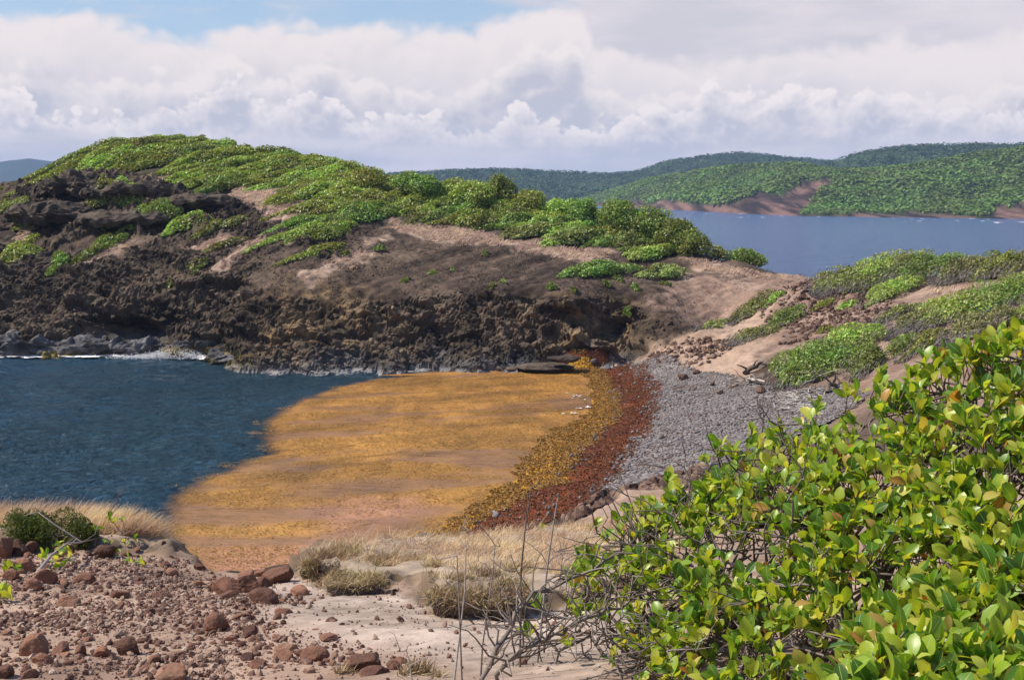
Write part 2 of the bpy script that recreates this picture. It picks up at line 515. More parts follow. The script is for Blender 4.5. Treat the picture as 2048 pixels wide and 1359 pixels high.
MAT = {}
MAT['cliff'] = earth_material('rock_and_soil', 0.9, 4.5, 0.55, 0.55, 0.22, voro=1.6)
MAT['outcrop'] = earth_material('outcrop_rock', 1.0, 5.0, 0.5, 0.6, 0.2, voro=2.0)
MAT['ground'] = earth_material('dry_ground', 6.0, 38.0, 0.35, 0.35, 0.02)
MAT['hill'] = earth_material('wooded_hill', 0.14, 0.75, 0.55, 0.7, 1.2)
MAT['green'] = leaf_material('wind_scrub_leaf', [(0.0, (0.14, 0.20, 0.034)), (0.35, (0.25, 0.335, 0.058)), (0.75, (0.365, 0.455, 0.095)), (0.93, (0.49, 0.52, 0.17)), (1.0, (0.42, 0.36, 0.17))], 0.42, 0.28, objvar=0.22)
MAT['lush'] = leaf_material('lush_leaf', [(0.0, (0.10, 0.155, 0.034)), (0.5, (0.19, 0.265, 0.055)), (1.0, (0.31, 0.39, 0.10))], 0.42, 0.3, objvar=0.18)
MAT['olive'] = leaf_material('olive_leaf', [(0.0, (0.12, 0.155, 0.04)), (0.5, (0.23, 0.275, 0.07)), (0.85, (0.35, 0.375, 0.12)), (1.0, (0.43, 0.36, 0.22))], 0.5, 0.25, objvar=0.2)
MAT['forest'] = leaf_material('forest_leaf', [(0.0, (0.085, 0.145, 0.021)), (0.45, (0.115, 0.195, 0.028)), (1.0, (0.155, 0.24, 0.040))], 0.6, 0.2, pscale=0.03)
MAT['juniper'] = leaf_material('dark_needle', [(0.0, (0.039, 0.066, 0.010)), (0.6, (0.078, 0.108, 0.015)), (1.0, (0.156, 0.156, 0.025))], 0.55, 0.2)
MAT['bigleaf'] = leaf_material('glossy_leaf', [(0.0, (0.04, 0.12, 0.016)), (0.2, (0.11, 0.25, 0.024)), (0.5, (0.26, 0.40, 0.035)), (0.75, (0.42, 0.50, 0.05)), (0.94, (0.58, 0.57, 0.10)), (0.97, (0.52, 0.40, 0.10)), (0.985, (0.46, 0.20, 0.05)), (1.0, (0.30, 0.10, 0.03))], 0.36, 0.46, tcol=(1.35, 1.25, 0.4), spec=0.5, uv=True)
MAT['twig'] = simple_ramp('grey_bark', [(0.25, (0.13, 0.10, 0.085)), (0.5, (0.28, 0.235, 0.215)), (0.8, (0.46, 0.41, 0.39))], 0.85, 14.0, 0.4, 0.004)
MAT['barktwig'] = simple_ramp('brown_twig', [(0.0, (0.085, 0.062, 0.050)), (0.5, (0.21, 0.17, 0.145)), (1.0, (0.42, 0.36, 0.33))], 0.85, 14.0, 0.3, 0.004, island=True)
MAT['deadtwig'] = simple_ramp('bleached_twig', [(0.2, (0.15, 0.12, 0.105)), (0.8, (0.33, 0.285, 0.26))], 0.9, 5.0, 0.1, 0.01, island=True)
MAT['trunk'] = simple_ramp('trunk_bark', [(0.2, (0.07, 0.05, 0.04)), (0.8, (0.20, 0.16, 0.13))], 0.9, 6.0, 0.4, 0.02)
MAT['straw'] = leaf_material('dry_straw', [(0.0, (0.36, 0.25, 0.135)), (0.5, (0.62, 0.455, 0.285)), (1.0, (0.85, 0.68, 0.47))], 0.7, 0.35, tcol=(1.0, 0.95, 0.85), spec=0.2, pscale=1.5)
MAT['strawfar'] = leaf_material('combed_straw', [(0.0, (0.30, 0.20, 0.14)), (0.5, (0.46, 0.325, 0.24)), (1.0, (0.60, 0.44, 0.33))], 0.8, 0.3, tcol=(1.0, 0.95, 0.85), spec=0.1)
MAT['tuft'] = leaf_material('matted_tuft', [(0.0, (0.17, 0.12, 0.065)), (0.5, (0.40, 0.295, 0.17)), (0.85, (0.62, 0.48, 0.30)), (1.0, (0.24, 0.28, 0.07))], 0.75, 0.25, tcol=(1.0, 0.95, 0.8), spec=0.15, pscale=2.5)
MAT['redrock'] = simple_ramp('rusty_stone', [(0.15, (0.070, 0.033, 0.024)), (0.42, (0.165, 0.075, 0.050)), (0.7, (0.30, 0.143, 0.09)), (0.95, (0.43, 0.26, 0.17))], 0.85, 9.0, 0.5, 0.02)
MAT['gravel'] = simple_ramp('gravel_stone', [(0.0, (0.07, 0.035, 0.028)), (0.35, (0.20, 0.105, 0.078)), (0.6, (0.34, 0.205, 0.15)), (0.85, (0.52, 0.385, 0.30)), (1.0, (0.19, 0.165, 0.16))], 0.88, 20.0, 0.3, 0.004, island=True)
MAT['cobble'] = simple_ramp('grey_cobble', [(0.0, (0.09, 0.077, 0.078)), (0.45, (0.195, 0.170, 0.168)), (0.8, (0.29, 0.255, 0.248)), (1.0, (0.54, 0.47, 0.42))], 0.75, 3.0, 0.2, 0.02, island=True)
MAT['cobblepart'] = simple_ramp('grey_cobble_single', [(0.1, (0.11, 0.096, 0.097)), (0.5, (0.215, 0.19, 0.188)), (0.95, (0.34, 0.305, 0.295))], 0.75, 3.0, 0.25, 0.02)
MAT['scree'] = simple_ramp('brown_scree', [(0.0, (0.05, 0.028, 0.02)), (0.5, (0.15, 0.085, 0.062)), (0.85, (0.27, 0.18, 0.13)), (1.0, (0.42, 0.31, 0.235))], 0.9, 2.0, 0.3, 0.03, island=True)
MAT['scrub'] = simple_ramp('dead_scrub_stalk', [(0.0, (0.04, 0.026, 0.017)), (0.5, (0.11, 0.075, 0.052)), (0.85, (0.21, 0.15, 0.11)), (1.0, (0.32, 0.245, 0.185))], 0.9, 2.0, 0.0, 0.01, island=True)
MAT['palewood'] = simple_ramp('bleached_driftwood', [(0.2, (0.30, 0.26, 0.23)), (0.8, (0.62, 0.56, 0.50))], 0.85, 4.0, 0.3, 0.02)
MAT['goldweed'] = simple_ramp('golden_weed', [(0.0, (0.23, 0.112, 0.018)), (0.5, (0.37, 0.188, 0.030)), (1.0, (0.50, 0.275, 0.055))], 0.7, 2.0, 0.1, 0.02, island=True, spec=0.35)
MAT['rotweed'] = simple_ramp('rotting_weed', [(0.0, (0.065, 0.021, 0.007)), (0.5, (0.180, 0.054, 0.012)), (0.9, (0.265, 0.085, 0.017)), (1.0, (0.36, 0.17, 0.03))], 0.7, 2.0, 0.1, 0.02, island=True, spec=0.3)
MAT['wrack'] = earth_material('wrack_bed', 1.5, 7.0, 0.5, 0.6, 0.08, rough=0.75)

m, nt = material('foam'); p = pos_of(nt)
finish(nt, nd(nt, 'ShaderNodeBsdfPrincipled', {'Base Color': (0.80, 0.79, 0.80), 'Roughness': 0.8, 'Normal': nd(nt, 'ShaderNodeBump', {'Height': noise(nt, p, 5.0, 5, 0.7), 'Strength': 0.7, 'Distance': 0.1})}))
MAT['foam'] = m

# sea: dark water with chop
m, nt = material('sea_water'); p = pos_of(nt)
mp1 = nd(nt, 'ShaderNodeMapping', {0: p, 2: (0, 0, 0.25), 3: (0.55, 1.25, 1)}).outputs[0]
mp2 = nd(nt, 'ShaderNodeMapping', {0: p, 2: (0, 0, -0.35), 3: (0.7, 1.2, 1)}).outputs[0]
w1 = noise(nt, mp1, 0.35, 3, 0.55, 0.4); w2 = noise(nt, mp2, 1.5, 4, 0.62, 0.5); w3 = noise(nt, mp1, 5.5, 3, 0.6, 0.3)
hh = M(nt, 'ADD', M(nt, 'MULTIPLY', w1, 0.9), M(nt, 'ADD', M(nt, 'MULTIPLY', w2, 0.55), M(nt, 'MULTIPLY', w3, 0.24)))
bmp = nd(nt, 'ShaderNodeBump', {'Height': hh, 'Strength': 1.0, 'Distance': 1.7})
pt = noise(nt, p, 0.03, 3, 0.5)
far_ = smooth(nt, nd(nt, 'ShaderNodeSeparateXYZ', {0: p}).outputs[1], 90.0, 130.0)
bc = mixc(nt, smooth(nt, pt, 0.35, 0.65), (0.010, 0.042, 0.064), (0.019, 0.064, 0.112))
bc = mixc(nt, far_, bc, mixc(nt, smooth(nt, w1, 0.3, 0.7), (0.052, 0.112, 0.27), (0.090, 0.165, 0.36)))   # open bay: body blue, with reflected sky and lighter crests put into the colour
cap = smooth(nt, M(nt, 'MULTIPLY', w2, noise(nt, mp2, 0.12, 3, 0.6)), 0.50, 0.56, 0.0, 0.6)
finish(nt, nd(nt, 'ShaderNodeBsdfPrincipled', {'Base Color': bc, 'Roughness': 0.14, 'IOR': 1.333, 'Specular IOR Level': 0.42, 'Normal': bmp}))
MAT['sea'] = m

# floating weed: rough golden weed where it is thick, brown water sheen where it is thin
m, nt = material('floating_weed'); p = pos_of(nt)
at = nd(nt, 'ShaderNodeAttribute', attribute_name='col').outputs[0]
th = nd(nt, 'ShaderNodeAttribute', attribute_name='thin').outputs[2]
n1 = noise(nt, p, 2.2, 5, 0.7); n2 = noise(nt, p, 9.0, 4, 0.65)
f = M(nt, 'ADD', 0.15, M(nt, 'ADD', M(nt, 'MULTIPLY', n1, 1.0), M(nt, 'MULTIPLY', n2, 0.7)))
cw = nd(nt, 'ShaderNodeVectorMath', {0: at, 1: nd(nt, 'ShaderNodeCombineXYZ', {0: f, 1: f, 2: f}).outputs[0]}, operation='MULTIPLY').outputs[0]
mpw = nd(nt, 'ShaderNodeMapping', {0: p, 2: (0, 0, 0.2), 3: (0.5, 1.3, 1)}).outputs[0]
bw = nd(nt, 'ShaderNodeBump', {'Height': M(nt, 'ADD', n1, n2), 'Strength': 0.6, 'Distance': 0.06})
bs = nd(nt, 'ShaderNodeBump', {'Height': M(nt, 'ADD', noise(nt, mpw, 0.5, 3, 0.5), M(nt, 'MULTIPLY', noise(nt, mpw, 2.2, 4, 0.65), 0.30)), 'Strength': 1.0, 'Distance': 0.5})
weed = nd(nt, 'ShaderNodeBsdfPrincipled', {'Base Color': cw, 'Roughness': 0.6, 'Specular IOR Level': 0.3, 'Normal': bw})
shn = nd(nt, 'ShaderNodeBsdfPrincipled', {'Base Color': mixc(nt, 0.55, at, (0.20, 0.115, 0.085)), 'Roughness': 0.10, 'IOR': 1.333, 'Specular IOR Level': 0.75, 'Normal': bs})
eg = nd(nt, 'ShaderNodeAttribute', attribute_name='edge').outputs[2]
al = smooth(nt, M(nt, 'ADD', eg, M(nt, 'ADD', M(nt, 'MULTIPLY', M(nt, 'SUBTRACT', noise(nt, p, 0.7, 5, 0.65), 0.5), 1.5), M(nt, 'MULTIPLY', M(nt, 'SUBTRACT', n2, 0.5), 0.8))), -0.25, 1.1)
tm = smooth(nt, M(nt, 'ADD', th, M(nt, 'MULTIPLY', M(nt, 'SUBTRACT', n2, 0.5), 0.7)), 0.34, 0.80, 0.0, 0.85)
finish(nt, nd(nt, 'ShaderNodeMixShader', {0: al, 1: nd(nt, 'ShaderNodeBsdfTransparent'), 2: nd(nt, 'ShaderNodeMixShader', {0: tm, 1: weed, 2: shn})}))
MAT['floatweed'] = m

# ------------------------------------------------------------------ headland terrain from surveyed points
PTS = []


def addZ(l, zz=None):
    for q in l:
        PTS.append(atZ(q[0], q[1], q[2]))


def addD(l):
    for q in l:
        PTS.append(atD(*q))


base_line = [(-300, 700), (-150, 707), (0, 708), (100, 709), (200, 707), (300, 704), (400, 712), (450, 724), (520, 737), (650, 741), (800, 741), (950, 740), (1050, 738), (1130, 731)]
addZ([(x, y, 0.15) for x, y in base_line])
for x, y in base_line:
    q = atZ(x, y + 16, 0.0); q[2] = -1.6; PTS.append(q)
CR = []
crest = [(-300, 425, 104), (-150, 405, 108), (0, 392, 112), (100, 345, 114), (200, 300, 116), (330, 284, 118), (420, 290, 118), (500, 310, 116), (600, 318, 115), (700, 345, 112), (850, 392, 109), (1000, 404, 107), (1150, 446, 104), (1320, 478, 101), (1400, 512, 97), (1500, 529, 95), (1610, 556, 90), (1750, 562, 84), (1900, 552, 82), (2048, 545, 80), (2250, 525, 80)]
addD(crest)
for x, y, D in crest:
    q = atD(x, y, D); a = q.copy(); a[1] += 13; a[2] -= 4.0; PTS.append(a); b = q.copy(); b[1] += 32; b[2] = -2.5; PTS.append(b)
addD([(-250, 640, 88), (-250, 560, 91), (-250, 480, 97),
      (0, 640, 87), (0, 560, 90), (0, 480, 96), (0, 425, 104),
      (200, 650, 86.5), (200, 570, 88.5), (200, 480, 94), (200, 400, 101), (200, 350, 108),
      (330, 650, 84.5), (330, 570, 87), (330, 480, 93), (330, 400, 101), (330, 340, 109),
      (500, 690, 78.6), (500, 620, 80.8), (500, 550, 85), (500, 480, 91), (500, 400, 100), (500, 345, 109),
      (700, 690, 78.5), (700, 620, 80.3), (700, 550, 84.5), (700, 480, 91), (700, 420, 99), (700, 375, 107),
      (850, 690, 78.3), (850, 620, 80.0), (850, 550, 85), (850, 480, 93), (850, 430, 101),
      (1000, 690, 78.3), (1000, 620, 79.8), (1000, 560, 84), (1000, 500, 92), (1000, 450, 100),
      (1150, 690, 78.0), (1150, 630, 79.2), (1150, 580, 82), (1150, 530, 89), (1150, 480, 97),
      (1290, 690, 79.0), (1300, 640, 80.2), (1300, 590, 83), (1300, 540, 90), (1300, 500, 97),
      (1400, 640, 81.5), (1400, 590, 85), (1400, 540, 91), (1500, 640, 79.5), (1500, 590, 84), (1500, 550, 90),
      (1600, 640, 76), (1600, 590, 81), (1750, 640, 70), (1750, 595, 77), (1900, 640, 66), (1900, 590, 72),
      (2048, 640, 60), (2048, 590, 67), (2250, 640, 55), (2250, 570, 66)])
addZ([(1235, 720, 0.35), (1300, 722, 1.0), (1400, 740, 1.3), (1490, 765, 1.6), (1560, 785, 1.6), (1650, 790, 1.9), (1750, 760, 2.7), (1450, 690, 2.3), (1560, 735, 2.4), (1650, 700, 3.1),
      (1310, 780, 0.6), (1300, 830, 0.6), (1260, 900, 0.65), (1220, 965, 0.7), (1450, 850, 1.15), (1350, 900, 1.0), (1550, 850, 1.5),
      (1350, 960, 1.6), (1500, 930, 1.9), (1700, 850, 2.6), (1900, 800, 4.0), (2048, 780, 5.3),
      (1150, 737, 0.02), (1195, 800, 0.02), (1185, 840, 0.02), (1110, 920, 0.02), (1045, 980, 0.02), (1000, 1015, 0.02), (940, 1050, 0.02), (890, 1080, 0.02), (800, 1120, 0.02), (650, 1180, 0.0),
      (1200, 990, 0.8), (1130, 1035, 0.9), (1060, 1065, 0.95), (960, 1100, 0.9), (1300, 975, 1.5), (1200, 1015, 1.5), (1130, 1047, 1.7)])
addD([(1900, 700, 54), (2048, 665, 52)])
for x, y, z in [(1080, 790, -0.8), (1080, 850, -0.8), (1000, 920, -0.8), (900, 980, -0.9), (800, 1050, -0.9), (600, 1100, -1.0), (900, 850, -1.6), (600, 850, -2), (300, 850, -2.2), (700, 1000, -1.6), (300, 1000, -2), (0, 900, -2.5), (0, 1050, -2.2), (-300, 900, -2.5), (-300, 1100, -2)]:
    q = atZ(x, y, 0.0); q[2] = z; PTS.append(q)
for q in [(4, 26, 4.4), (10, 26, 5.4), (18, 30, 6.4), (28, 32, 7.5), (3, 18, 7.0), (10, 17, 8.0), (20, 18, 9.0), (-1, 22, 4.0), (-1.5, 28, 1.6), (-8, 22, 3.0), (-8, 27, 0.2), (-18, 20, 2.5), (-18, 27, -1.2), (-32, 22, -1.5), (-2, 16, 6.6), (-10, 16, 6.0), (-20, 14, 4.5), (14, 40, 4.0), (25, 45, 6.0), (-40, 30, -2.5), (-55, 60, -3), (-60, 110, -2), (40, 60, 7.5), (45, 95, 3)]:
    PTS.append(np.array(q, float))
PTS = np.array(PTS)


class RBF:
    def __init__(s, P, c, sm=0.02):
        s.P = P[:, :2]; s.c = c
        z = P[:, 2]; s.m = z.mean()
        D = np.sqrt(((s.P[:, None] - s.P[None]) ** 2).sum(-1) + c * c)
        s.w = np.linalg.solve(D + np.eye(len(P)) * -sm, z - s.m)

    def __call__(s, X, Y):
        sh = X.shape; X = X.ravel(); Y = Y.ravel(); o = np.empty(len(X))
        for i in range(0, len(X), 40000):
            D = np.sqrt((X[i:i + 40000, None] - s.P[:, 0]) ** 2 + (Y[i:i + 40000, None] - s.P[:, 1]) ** 2 + s.c ** 2)
            o[i:i + 40000] = D @ s.w
        return (o + s.m).reshape(sh)


rb = RBF(PTS, 2.0)
GX = np.arange(-70, 70.01, 0.5); GY = np.arange(10, 160.01, 0.5)
gx, gy = np.meshgrid(GX, GY)
HG = rb(gx, gy) + 0.22 * fbm(xy0(gx / 7, gy / 7), 3, 5) * sst(0.8, 4, rb(gx, gy))


def bil(G, X, Y, x0, y0, st):
    fx = np.clip((X - x0) / st, 0, G.shape[1] - 1.001); fy = np.clip((Y - y0) / st, 0, G.shape[0] - 1.001)
    i = fx.astype(int); j = fy.astype(int); a = fx - i; b = fy - j
    return G[j, i] * (1 - a) * (1 - b) + G[j, i + 1] * a * (1 - b) + G[j + 1, i] * (1 - a) * b + G[j + 1, i + 1] * a * b


def hH(X, Y):
    return bil(HG, np.asarray(X, float), np.asarray(Y, float), -70, 10, 0.5)


def hit(px, py, near=22.0, far=135.0, h=hH, step=0.1):
    """where a line of sight meets the ground"""
    px = np.atleast_1d(np.asarray(px, float)); py = np.atleast_1d(np.asarray(py, float))
    d = ray(px, py); d = d / d[:, 1:2]
    D = np.arange(near, far, step); out = np.full((len(px), 3), np.nan)
    for k in range(len(px)):
        P = d[k] * D[:, None] + np.array([0, 0, EYE])
        w = np.where(P[:, 2] < h(P[:, 0], P[:, 1]))[0]
        i = w[0] if len(w) else np.argmin(P[:, 2] - h(P[:, 0], P[:, 1]))
        out[k] = P[i]; out[k, 2] = h(P[i:i + 1, 0], P[i:i + 1, 1])[0]
    return out


def wpoly(pp):
    pp = np.array(pp, float); return hit(pp[:, 0], pp[:, 1])[:, :2]


P_W = [(40, 372), (130, 320), (210, 292), (300, 276), (360, 278), (470, 298), (560, 308), (650, 318), (720, 342), (800, 362), (850, 385), (860, 400), (810, 408), (770, 425), (700, 455), (640, 470), (600, 480), (590, 450), (630, 410), (600, 390), (560, 375), (470, 372), (450, 388), (380, 385), (330, 362), (330, 345), (290, 352), (210, 342), (150, 342), (80, 372)]
P_E = [(790, 420), (850, 402), (930, 395), (1000, 400), (1080, 415), (1150, 440), (1250, 460), (1330, 480), (1400, 512), (1360, 518), (1300, 500), (1220, 497), (1130, 487), (1040, 470), (960, 458), (880, 450), (800, 445)]
GRASS = [[(455, 395), (470, 372), (545, 372), (590, 388), (625, 415), (600, 455), (560, 445), (520, 415)],
         [(760, 428), (800, 443), (880, 452), (960, 460), (1010, 482), (1100, 490), (1225, 503), (1180, 530), (1090, 512), (1000, 492), (920, 485), (850, 480), (800, 465)],
         [(160, 340), (205, 335), (215, 345), (150, 350)], [(300, 362), (345, 345), (350, 352), (320, 370)],
         [(1355, 515), (1450, 530), (1620, 552), (1600, 558), (1480, 552), (1400, 540)],
         [(1860, 578), (2000, 565), (2030, 568), (1900, 598)], [(170, 520), (240, 480), (270, 485), (205, 520)], [(560, 478), (650, 415), (660, 428), (585, 492)], [(425, 545), (520, 472), (530, 480), (445, 552)], [(690, 525), (770, 468), (782, 476), (705, 533)], [(600, 560), (690, 505), (700, 512), (620, 568)], [(30, 480), (70, 430), (80, 435), (45, 490)], [(380, 500), (450, 470), (480, 478), (420, 505)]]
SAND = [[(1215, 722), (1330, 688), (1440, 652), (1530, 618), (1560, 640), (1530, 690), (1500, 760), (1420, 752), (1320, 728)]]
OCHRE = [[(490, 620), (620, 560), (740, 590), (760, 650), (640, 690), (520, 690)], [(1050, 620), (1130, 600), (1200, 640), (1180, 700), (1090, 690)], [(1210, 640), (1260, 610), (1290, 690), (1220, 700)]]
REDSOIL = [[(1380, 545), (1620, 552), (1800, 600), (1870, 620), (1760, 660), (1650, 680), (1560, 700), (1480, 640), (1300, 610)]]
WG = [wpoly(p) for p in GRASS]; WS = [wpoly(p) for p in SAND]; WO = [wpoly(p) for p in OCHRE]; WR = [wpoly(p) for p in REDSOIL]
WPW = wpoly(P_W); WPE = wpoly(P_E)

xs = np.concatenate([np.arange(-58, -42, 0.3), np.arange(-42, 44, 0.158), np.arange(44, 60, 0.4)])
ys = np.concatenate([np.arange(13, 60, 0.5), np.arange(60, 73, 0.25), np.arange(73, 92, 0.13), np.arange(92, 124, 0.28), np.arange(124, 150, 1.0)])
X, Y = np.meshgrid(xs, ys)
H = hH(X, Y)


def pm(X, Y, polys, soft, amp, s=0, sc=1.3):
    r = np.zeros(X.shape); w = amp * fbm(xy0(X * sc, Y * sc), 3, s)
    for p in polys:
        r = np.maximum(r, sst(-soft, soft, polydist(X, Y, p) + w))
    return r


mG = pm(X, Y, WG, 0.5, 1.0, 31); mS = pm(X, Y, WS, 0.6, 0.9, 32); mO = pm(X, Y, WO, 1.5, 2.0, 33); mR = pm(X, Y, WR, 2.0, 2.0, 34)
mR = np.maximum(mR, sst(13, 18, X + 2 * fbm(xy0(X / 3, Y / 3), 3, 37)) * sst(93, 88, Y) * 0.85)
mV = pm(X, Y, [WPW, WPE], 0.6, 0.8, 35)
G0 = np.stack([X, Y, H], -1); N0 = normals_of(G0)
steep = 1 - N0[..., 2]
rock = sst(0.13, 0.34, steep + 0.16 * fbm(xy0(X / 4, Y / 4), 3, 41)) * (1 - mS) * (1 - 0.7 * mG) * (1 - 0.8 * mV)
px, py = project(G0)
upper = sst(0.40, 0.58, 0.5 + 0.6 * fbm(np.stack([(X - Y) / 3.2, (X + Y) / 9, 0 * X], -1), 4, 44)) * sst(82, 86, Y) * sst(-2, -18, X) * 0.75
rock = np.clip(np.maximum(rock, upper * (1 - mV) * (1 - mG)), 0, 1) * sst(-0.5, 0.6, H + 0.5)
base_ = sst(2.6, 1.2, H) * (Y > 73.5) * (Y < 92) * sst(9, 6, X)
rock = np.maximum(rock, base_)
rock = np.maximum(rock, sst(-14, -24, X + 5 * fbm(xy0(X / 4, Y / 4), 3, 47)) * sst(97, 88, Y) * (Y > 73) * 0.9 * (1 - mV) * (1 - mG))
# recesses under the cliff: the sea cave, the notch by the beach
H2 = H.copy(); Yd = np.zeros_like(H)
P3 = G0 * 1.0
d = 0.85 * (ridged(P3 / np.array([5.5, 5.5, 3.2]), 3, 51) - 0.45) * 1.4
d += 0.34 * (ridged(P3 / np.array([2.1, 2.1, 1.0]) + fbm(P3 / 3, 2, 8)[..., None], 3, 52) - 0.45)
wu = X * 0.9 + 0.35 * Y + 0.7 * fbm(P3 / 2.5, 2, 57); wv = H * 1.25 + Y * 0.45 + 0.30 * X + 0.6 * fbm(P3 / 2.5, 2, 58)
fa1, fa2, ida = worley(wu / 2.3, wv / 1.25, 5); fb1, fb2, idb = worley(wu / 0.95 + 3, wv / 0.55, 6); fc1, fc2, idc = worley(wu / 0.45 + 9, wv / 0.32, 7)
d += 0.95 * (ida - 0.5) + 0.38 * (idb - 0.5) + 0.17 * (idc - 0.5)
d += 0.45 * fbm(np.stack([(X * 0.8 - H * 1.5 - Y * 0.5) / 1.5, (X + Y) * 0.06, 0 * X], -1), 3, 59)      # erosion lines running down the slope
d -= 0.30 * sst(0.10, 0.0, fa2 - fa1) + 0.16 * sst(0.10, 0.0, fb2 - fb1)
d += 0.22 * fbm(P3 / 0.62, 3, 53, 0.65)
crag = pm(X, Y, [wpoly([(60, 360), (150, 335), (260, 350), (420, 395), (560, 425), (520, 455), (380, 460), (250, 470), (60, 470), (0, 440)])], 1.0, 2.0, 36)
d *= 1 + 0.25 * crag
rock = np.maximum(rock, crag * (1 - 0.8 * mV))
G = G0 + N0 * (d * rock * 0.78)[..., None]
soil = 0.16 * fbm(P3 / 1.6, 4, 54, 0.6) + 0.10 * fbm(P3 / 0.45, 2, 55)
soil = soil + 0.24 * fbm(np.stack([(X - Y * 0.95) * 0.9, (X + Y) * 0.10, 0 * X], -1), 3, 75) * (Y > 76)
G[..., 2] += soil * (1 - rock) * sst(0.2, 1.0, H)
# wind-combed furrows where grass grows
q = (X - Y) * 0.7071
G[..., 2] += mG * 0.14 * (vn(np.stack([q * 1.9, (X + Y) * 0.12, 0 * X], -1), 61))
# erosion terraces on the right slope
for cx, cz, wx, wz, dep in [(atZ(235, 668, 1.7)[0], 1.5, 2.6, 0.8, 3.2), (atD(1160, 630, 79)[0], 3.2, 1.5, 0.8, 1.2), (atD(1262, 660, 79)[0], 2.4, 1.2, 1.3, 1.4), (atD(1180, 705, 78)[0], 0.75, 2.4, 0.45, 1.2)]:
    k = np.exp(-((G[..., 0] - cx) / wx) ** 2 - ((G[..., 2] - cz) / wz) ** 2) * ((Y > 75) & (Y < 92))
    G[..., 1] += dep * k
# albedo
n1 = fbm(P3 / 2.6, 5, 71)[..., None]; n2 = fbm(P3 / 0.7, 4, 72)[..., None]; n3 = fbm(P3 / 6, 3, 73)[..., None]
c_rock = lerp(np.array([.026, .019, .014]), np.array([.15, .108, .074]), np.clip(0.5 + 0.75 * n1 + 0.5 * n2, 0, 1))
strk = fbm(np.stack([(X - Y * 0.95) * 0.55, (X + Y) * 0.07, 0 * X], -1), 4, 74, 0.6)[..., None]
c_soil = lerp(np.array([.032, .021, .015]), np.array([.150, .102, .074]), np.clip(0.40 + 0.5 * n1 + 0.35 * n2 + 0.9 * strk, 0, 1))
c_red = lerp(np.array([.165, .10, .074]), np.array([.36, .25, .19]), np.clip(0.5 + 0.8 * n1 + 0.3 * n2, 0, 1))
c_grass = lerp(np.array([.25, .165, .12]), np.array([.46, .33, .245]), np.clip(0.5 + 0.8 * n2, 0, 1))
c_sand = lerp(np.array([.26, .17, .12]), np.array([.43, .305, .23]), np.clip(0.5 + 0.7 * n1, 0, 1))
c_och = lerp(np.array([.05, .035, .022]), np.array([.27, .175, .085]), np.clip(0.4 + 0.9 * n2, 0, 1))
c_grey = lerp(np.array([.022, .020, .020]), np.array([.16, .15, .148]), np.clip(0.5 + 0.8 * n2 + 0.3 * n1, 0, 1))
c_veg = np.array([.055, .05, .025]) + 0 * n1
col = lerp(c_soil, c_red, mR[..., None])
rk = np.clip(rock * 1.2, 0, 1)[..., None]
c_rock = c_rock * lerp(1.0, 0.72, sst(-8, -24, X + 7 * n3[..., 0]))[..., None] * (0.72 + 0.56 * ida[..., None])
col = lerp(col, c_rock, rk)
col = lerp(col, c_och, (mO * np.clip(0.45 + 0.9 * n2[..., 0] + 0.5 * n1[..., 0], 0, 1))[..., None])
wash = sst(1.3, 0.5, G[..., 2] + 1.1 * n3[..., 0] + 0.9 * n1[..., 0]) * (Y > 74) * sst(14, 8, X)
col = lerp(col, c_grey, wash[..., None] * 0.75)
salt = sst(0.20, 0.12, G[..., 2] + 0.25 * n2[..., 0] + 0.15 * n1[..., 0]) * (Y > 74) * sst(atZ(420, 720, 0)[0], atZ(480, 730, 0)[0], X) * sst(9, 6, X)
col = lerp(col, np.array([.45, .43, .43]) + 0 * n1, salt[..., None] * 0.45)
alg = sst(0.55, 0.25, np.abs(G[..., 2] - 0.35) + 0.35 * n1[..., 0]) * (Y > 74) * sst(-16, -22, X) * 0.8
col = lerp(col, lerp(np.array([.10, .075, .02]), np.array([.26, .18, .03]), np.clip(0.5 + n2, 0, 1)), alg[..., None])
col = lerp(col, c_sand, mS[..., None]); col = lerp(col, c_grass, mG[..., None]); col = lerp(col, c_veg, mV[..., None] * 0.85)
bed = sst(0.05, -0.1, H)[..., None] * (Y < 74)[..., None]
col = lerp(col, np.array([.05, .035, .02]) + 0 * n1, bed)
Fq = gridfaces(*X.shape)
zq = G[..., 2].ravel()[Fq].max(1)
kq = zq > -0.7
smq = rock.ravel()[Fq][kq].mean(1) < 0.45
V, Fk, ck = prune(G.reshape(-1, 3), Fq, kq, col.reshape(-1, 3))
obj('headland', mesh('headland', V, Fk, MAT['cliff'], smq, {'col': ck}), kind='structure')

# ------------------------------------------------------------------ sea
sx = np.concatenate([-np.geomspace(60, 2150, 14)[::-1], np.arange(-52, -45, 1.0), np.arange(-45, 8, 0.2), np.arange(8, 50, 6.0), np.geomspace(60, 2150, 14)])
sy = np.concatenate([[-150, 0], np.linspace(10, 28, 5), np.arange(30, 90, 0.2), np.linspace(91, 100, 4), np.geomspace(115, 3450, 22)])
X2, Y2 = np.meshgrid(sx, sy)
MATP = [(1150, 733), (1100, 741), (1050, 744), (900, 747), (760, 757), (680, 772), (610, 795), (560, 820), (530, 845), (521, 870), (526, 893), (540, 908), (480, 925), (420, 950), (370, 975), (338, 1000), (328, 1030), (312, 1056), (330, 1100), (380, 1180), (600, 1240), (760, 1180), (890, 1080), (1000, 1018), (1045, 985), (1110, 922), (1188, 842), (1200, 802)]
_w = np.array(MATP, float); WM = atZ(_w[:, 0], _w[:, 1], 0.0)[:, :2]
inm = polydist(X2, Y2, WM)
a1, b1 = X2 * 0.9 + Y2 * 0.44, -X2 * 0.44 + Y2 * 0.9
a2, b2 = X2 * 0.95 - Y2 * 0.3, X2 * 0.3 + Y2 * 0.95
